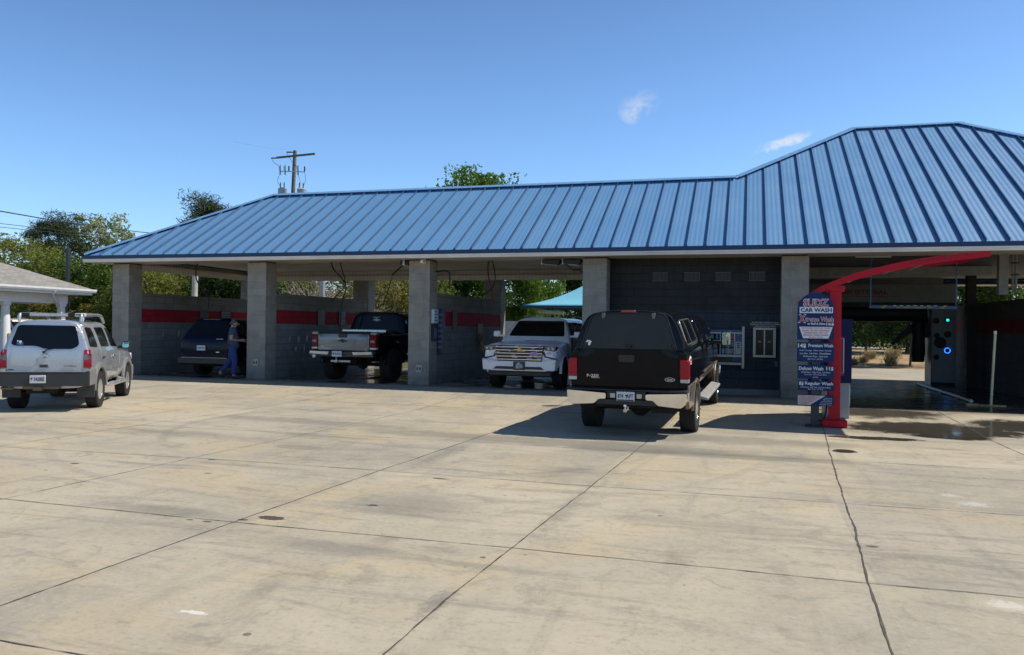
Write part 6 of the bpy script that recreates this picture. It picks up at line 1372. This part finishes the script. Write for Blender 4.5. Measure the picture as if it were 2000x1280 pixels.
# the planted bed beyond the tunnel
GR = leaf_mat('dry_grass_blade', (.34, .27, .14), (.44, .36, .20), (.22, .19, .09), .3)
def tuft(x, y, h, r, n, label, seed):
    rnd = random.Random(seed); vs, fs = [], []
    for i in range(n):
        a = rnd.uniform(0, 6.28); p = Vector((rnd.gauss(0, r * .25), rnd.gauss(0, r * .25), 0)); d = Vector((math.cos(a) * rnd.uniform(.2, .8), math.sin(a) * rnd.uniform(.2, .8), 1)).normalized(); L = h * rnd.uniform(.6, 1.1); s = Vector((-math.sin(a), math.cos(a), 0)) * .012
        m_ = p + d * L * .55; e = m_ + (d + Vector((0, 0, -.5))).normalized() * L * .5; k = len(vs); vs += [p - s, p + s, m_ + s, m_ - s, e]; fs += [(k, k + 1, k + 2, k + 3), (k + 3, k + 2, k + 4)]
    me = bpy.data.meshes.new('grass_clump'); me.from_pydata([tuple(v) for v in vs], [], fs); me.materials.append(GR); o = bpy.data.objects.new('grass_clump', me); COL.objects.link(o); o.location = (x, y, -.22 + .28 * sm((y - 23.5) / 6))
    tag(o, label, 'grass clump', 'grass clumps in the sandy bed')
for i, (x, y, h, r, lab) in enumerate([(5.4, 25.2, .55, .5, 'dry grass clump at the front left of the sandy bed'), (6.1, 27.0, .5, .45, 'small dry grass clump second from left in the bed'), (7.3, 26.0, .6, .6, 'dry tan grass clump before the middle of the bed'), (8.2, 31.0, .9, .7, 'tallest dry grass clump beside the thin tree trunk'), (9.4, 38.0, .9, .8, 'dry grass clump at the back of the bed by the road'), (6.9, 30.4, .7, .6, 'dry grass clump left of the tallest one')]): tuft(x, y, h, r, 220, lab, 40 + i)
tree('K', 1, 8.2, 25.8, 5.2, 3.6, 'young tree with a thin dark trunk standing in the sandy bed', 'young_tree', z0=-.2)
for i, (x, y) in enumerate([(-20.5, 22), (-10, 50), (2, 52), (22, 55)]): pass

# ================================================================ poles and wires
WOODP = pm('weathered_pole_wood', (.17, .15, .125), .9, var=.3, scale=6, bump=.4)
GCAN = pm('transformer_grey', (.50, .52, .53), .5, var=.06); PORC = pm('porcelain_white', (.72, .74, .74), .3); DK = pm('dark_insulator', (.05, .045, .045), .4)
t = thing('utility_pole', 'tall wooden utility pole with crossarm and two grey transformers behind the blue roof', 'utility pole', (-30.82, 29.09, -.3), math.atan2(rt.y, rt.x))
b = MB(); b.tube([(-.35, 0, 0), (.08, 0, 8.0), (.28, 0, 14.1)], [.19, .155, .125], 10); b.build('pole', WOODP, t, smooth=60)
b = MB(); b.beam((-.98, -.16, 13.55), (1.72, -.16, 13.86), .10, .13); b.build('crossarm', WOODP, t)
for (x, z, l) in ((-1.35, 13.52, .40), (-.28, 13.95, .50)):
    b = MB(); b.lathe([(.02, 0), (.055, .03), (.035, .08), (.055, .12), (.035, .17), (.055, .21), (.03, l)], (x, -.16, z), 'x', 10); b.build('strain_insulator', DK, t, smooth=50)
for x in (-.72, -.38, .52):
    b = MB(); b.tube([(x - .02, -.22, 12.95), (x + .04, -.22, 12.38)], .055, 8); f_ = b.build('fuse_cutout', PORC, t, smooth=60); b = MB(); b.tube([(x + .06, -.25, 13.05), (x + .09, -.25, 12.32)], .018, 6); b.build('fuse_tube', DK, f_)
for x in (-.08, 1.02): b = MB(); b.lathe([(.03, 0), (.05, .02), (.05, .33), (.02, .36)], (x, -.2, 12.62), 'z', 8); b.build('surge_arrester', DK, t, smooth=50)
b = MB(); b.beam((-.75, -.18, 12.6), (1.05, -.18, 12.58), .05, .06); b.build('fuse_bracket', STEEL, t)
for x in (-.55, .78):
    b = MB(); b.lathe([(0, 10.3), (.26, 10.3), (.29, 10.35), (.29, 11.35), (.31, 11.38), (.10, 11.5), (0, 11.5)], (x, -.1, 0), 'z', 16); tr_ = b.build('transformer', GCAN, t, smooth=40)
    b = MB()
    for dx in (-.12, .14): b.lathe([(.03, 11.4), (.05, 11.5), (.03, 11.6), (.045, 11.7), (.02, 11.85)], (x + dx, -.15, 0), 'z', 8)
    b.build('bushing', DK, tr_, smooth=50)
    b = MB(); b.beam((x, -.05, 10.9), (.15, 0, 10.9), .08, .08); b.build('hanger', STEEL, tr_)
b = MB()
for P in ([(-1.3, -.2, 13.5), (-1.1, -.2, 13.2), (-.74, -.22, 12.95)], [(-.72, -.22, 12.38), (-.85, -.2, 11.9), (-.67, -.15, 11.55)], [(.55, -.22, 12.38), (.72, -.2, 11.9), (.66, -.15, 11.5)], [(1.02, -.2, 12.6), (1.1, -.2, 12.0), (.92, -.15, 11.55)], [(.92, -.15, 11.3), (1.2, -.15, 11.2), (1.22, -.15, 10.7), (.9, -.15, 10.5)], [(-.25, -.2, 13.9), (.2, -.25, 13.2), (.52, -.22, 12.95)]): b.tube(smooth_path(P, 5), .014, 5)
b.build('jumper_wire', DK, t, smooth=60)
WIRE = pm('power_line', (.035, .035, .04), .6)
def wire(pts, r, label, group='overhead wires'):
    b = MB(); b.tube(smooth_path(pts, 10), r, 5); tag(b.build('overhead_wire', WIRE, smooth=60), label, 'wire', group)
wire([(-24, -6.5, 5.3), (-28.82, 2.59, 6.0), (-33.27, 8.58, 6.68), (-40.64, 19.96, 7.78), (-44.67, 31.28, 8.58), (-51.23, 48.12, 10.2)], .030, 'thick black overhead wire sloping down from the left edge to the blue roof')
wire([(-27, -3, 5.2), (-30.73, 4.11, 5.65), (-34.16, 9.36, 6.23), (-45.07, 29.08, 8.0), (-52.21, 47.83, 9.66)], .014, 'thin overhead wire below the thick one at the left')
wire([(-27, -3, 5.05), (-30.73, 4.11, 5.5), (-34.16, 9.36, 6.06), (-45.07, 29.08, 7.84), (-52.21, 47.83, 9.5)], .014, 'lowest thin overhead wire at the left edge')
wire([(-31.0, 28.6, 13.75), (-30.3, 25, 13.1), (-29.3, 20.5, 12.4)], .003, 'faint wire running from the pole top toward the upper left sky')
b = MB(); b.beam((0, 0, 0), (0, 0, 5.6), .13, .16); b.beam((0, 0, 0), (0, 0, .5), .34, .34); o = b.build('lamp_post', pm('dark_post_paint', (.03, .04, .05), .45, .2), bevel=.01); o.location = (-32.67, 11.9, -.3); tag(o, 'dark square steel lamp post rising behind the pavilion roof', 'lamp post')
b = MB(); b.tube([(0, 0, 0), (.12, 0, 5.2)], [.14, .12], 12); b.lathe([(.12, 5.2), (0, 5.24)], (.12, 0, 0)); o = b.build('pale_pole', pm('pale_pole_wood', (.48, .45, .41), .8, var=.15, scale=4), smooth=60); o.location = (-23.75, 10.0, -.25); tag(o, 'stout pale round pole seen through the left bay among the trees', 'pole')
b = MB(); b.box(-.08, .08, -.08, .08, 0, 5.5); b.box(-.2, .2, -.2, .2, 0, .3); o = b.build('lamp_post', pm('grey_post_paint', (.36, .37, .38), .45, .3), bevel=.01); o.location = (-18.65, 12.4, -.25); tag(o, 'light grey square lamp post seen through the middle bay', 'lamp post')

# ================================================================ pavilion, shade canopy and small things
t = thing('pavilion', 'white columned pavilion with a grey shingle hip roof at the left edge', 'pavilion', (-32, 4, -.2))
def shingle():
    m, nt, b = newmat('grey_shingle'); o = nt.obj(); br = nt.new('ShaderNodeTexBrick'); sep = nt.new('ShaderNodeSeparateXYZ'); nt.put(sep.inputs[0], o); cb = nt.new('ShaderNodeCombineXYZ')
    nt.put(cb.inputs[0], sep.outputs[1]); nt.put(cb.inputs[1], nt.math('MULTIPLY', sep.outputs[2], 2.4)); nt.put(br.inputs['Vector'], cb.outputs[0])
    br.inputs['Scale'].default_value = 1; br.inputs['Brick Width'].default_value = .3; br.inputs['Row Height'].default_value = .14; br.inputs['Mortar Size'].default_value = .008
    br.inputs['Color1'].default_value = (.22, .21, .195, 1); br.inputs['Color2'].default_value = (.33, .31, .285, 1); br.inputs['Mortar'].default_value = (.12, .115, .11, 1)
    nt.put(b.inputs['Base Color'], nt.mix(nt.math('MULTIPLY', nt.noise(o, 12, 5, .7), .5), br.outputs[0], (.26, .25, .23))); b.inputs['Roughness'].default_value = .95
    nt.put(b.inputs['Normal'], nt.bump(nt.noise(o, 60, 4), .5, .01)); return m
PAVW = pm('pavilion_white_paint', (.78, .78, .77), .5, var=.04)
x0, x1, y0, y1, ze, pt = -37.5, -28.3, -3.0, 9.0, 3.06, .42
b = MB(); hw = (x1 - x0) / 2; zr = ze + pt * hw; c = [(x0, y0, ze), (x1, y0, ze), (x1, y1, ze), (x0, y1, ze), (x0 + hw, y0 + hw, zr), (x0 + hw, y1 - hw, zr)]
b.add(c, [(1, 2, 5, 4), (0, 1, 4), (2, 3, 5), (3, 0, 4, 5), (3, 2, 1, 0)]); b.build('roof', shingle(), world=t)
b = MB(); P = [(x1 - .01, 2.90), (x1 + .07, 2.90), (x1 + .12, 2.98), (x1 + .13, 3.055), (x1 - .01, 3.055)]; b.prism(P, 'y', y0, y1 + .1); b.box(x0, x1 - .011, y1, y1 + .1, 2.90, 3.055); b.build('gutter', PAVW, world=t)
b = MB(); b.box(x1 - .16, x1 - .02, y0, y1 - .02, 2.80, 2.895); b.box(x0, x1 - .161, y1 - .16, y1 - .02, 2.80, 2.895); b.build('fascia', PAVW, world=t)
b = MB(); b.box(x0 + .8, x1 - .17, y0 + .8, y1 - .17, 2.80, 2.83); b.build('soffit', PAVW, world=t)
b = MB(); b.box(x1 - 1.05, x1 - .70, y0 + .7, y1 - .70, 2.40, 2.795); b.box(x0 + .7, x1 - 1.051, y1 - 1.05, y1 - .70, 2.40, 2.795); b.build('beam', PAVW, world=t, bevel=.01)
for y in (y1 - .88, 5.35, 2.2, -1.5):
    b = MB(); b.lathe([(.24, -.1), (.24, .12), (.20, .16), (.205, .8), (.155, 2.22), (.20, 2.27), (.22, 2.40)], (x1 - .88, y, 0), 'z', 20); b.box(x1 - 1.1, x1 - .66, y - .22, y + .22, -.2, -.09); b.build('column', PAVW, world=t, smooth=40)
b = MB(); b.tube(smooth_path([(x1 + .05, y1 - 2.05, 2.92), (x1 - .1, y1 - 2.05, 2.75), (x1 - .62, y1 - 1.35, 2.45), (x1 - .64, y1 - 1.12, 2.2), (x1 - .64, y1 - 1.10, .1)], 4), .05, 8); b.build('downspout', PAVW, world=t, smooth=50)
t = thing('shade_canopy', 'pale blue fabric shade canopy on dark posts behind the white SUV', 'shade canopy', (-7.4, 18.6, -.2))
b = MB(); ap = (.1, 0, 4.15); cs = [(-2.85, -2.4, 2.86), (2.6, -2.4, 2.86), (2.6, 2.4, 2.86), (-2.85, 2.4, 2.86)]
vs = []; N_ = 8
for i in range(4):
    a, c = Vector(cs[i]), Vector(cs[(i + 1) % 4]); A = Vector(ap); k = len(b.v); vs = []
    for u in range(N_ + 1):
        for v in range(N_ + 1):
            s = u / N_; e = a.lerp(c, v / N_); p = e.lerp(A, s); p.z -= .28 * math.sin(math.pi * s) * .7; vs.append(tuple(p))
    b.add(vs, [(r * (N_ + 1) + q, r * (N_ + 1) + q + 1, (r + 1) * (N_ + 1) + q + 1, (r + 1) * (N_ + 1) + q) for r in range(N_) for q in range(N_)])
o = b.build('fabric', pm('aqua_fabric', (.18, .50, .66), .8, var=.05), t, smooth=30); sd_ = o.modifiers.new('s', 'SOLIDIFY'); sd_.thickness = .012
b = MB()
for i in range(4): b.beam(Vector(cs[i]) - Vector((0, 0, .06)), Vector(cs[(i + 1) % 4]) - Vector((0, 0, .06)), .08, .10)
b.build('frame', pm('canopy_blue_frame', (.02, .05, .09), .5), t)
for i, (x, y) in enumerate([(-1.9, 0), (1.8, 0)]): b = MB(); b.tube([(x, y, 0), (x, y, 3.3)], .08, 10); b.build('post', MATS['canopy_blue_frame'], t, smooth=60)
t = thing('vacuum_station', 'dark vacuum station with a pale arm under the blue shade canopy', 'vacuum', (-9.35, 17.9, -.2))
b = MB(); b.lathe([(.28, 0), (.28, 1.5), (.24, 1.6), (.22, 2.1), (.12, 2.3), (0, 2.32)], (0, 0, 0), 'z', 18); b.build('drum', pm('vacuum_dark', (.03, .035, .045), .4), t, smooth=40)
b = MB(); b.tube([(-.5, 0, 2.62), (.75, 0, 2.52)], .09, 8); b.build('arm', pm('vacuum_pale', (.62, .62, .60), .4), t, smooth=50)
b = MB(); b.tube(smooth_path([(.6, 0, 2.5), (.8, -.1, 2.1), (.65, -.1, 1.4), (.35, -.1, 1.2)], 5), .05, 7); b.build('hose', HOSE, t, smooth=50)
b = MB(); b.box(-2.6, 3.4, -.1, .1, -.3, 1.95); 
for k in range(7): b.box(-2.6 + k, -2.5 + k, -.13, -.101, -.3, 1.95)
o = b.build('white_fence', pm('white_fence_paint', (.66, .65, .62), .6)); o.location = (-13.3, 21.6, 0); tag(o, 'low white fence seen between the right back column and the white SUV', 'fence')
def bollard(x, y, z, h, label, stripes=False, r=.09):
    t = thing('bollard', label, 'bollard', (x, y, z), 0, 'yellow bollards')
    b = MB(); b.lathe([(r, 0), (r, h - .06), (r * .7, h - .01), (0, h)], (0, 0, 0), 'z', 14); b.build('post', pm('bollard_yellow', (.62, .40, .03), .5), t, smooth=50)
    if stripes:
        b = MB()
        for k in range(4): b.lathe([(r + .004, .18 + k * .35), (r + .004, .32 + k * .35)], (0, 0, 0), 'z', 14)
        b.build('black_band', BLK, t, smooth=50)
bollard(-26.6, 3.3, -.2, 1.35, 'short yellow bollard at the left edge behind the silver SUV', r=.10)
bollard(12.56, 47.5, 0, 1.45, 'yellow bollard with black bands far beyond the tunnel', True, .16); bollard(13.5, 48.0, 0, 1.55, 'plain yellow bollard far beyond the tunnel next to the banded one', False, .17)
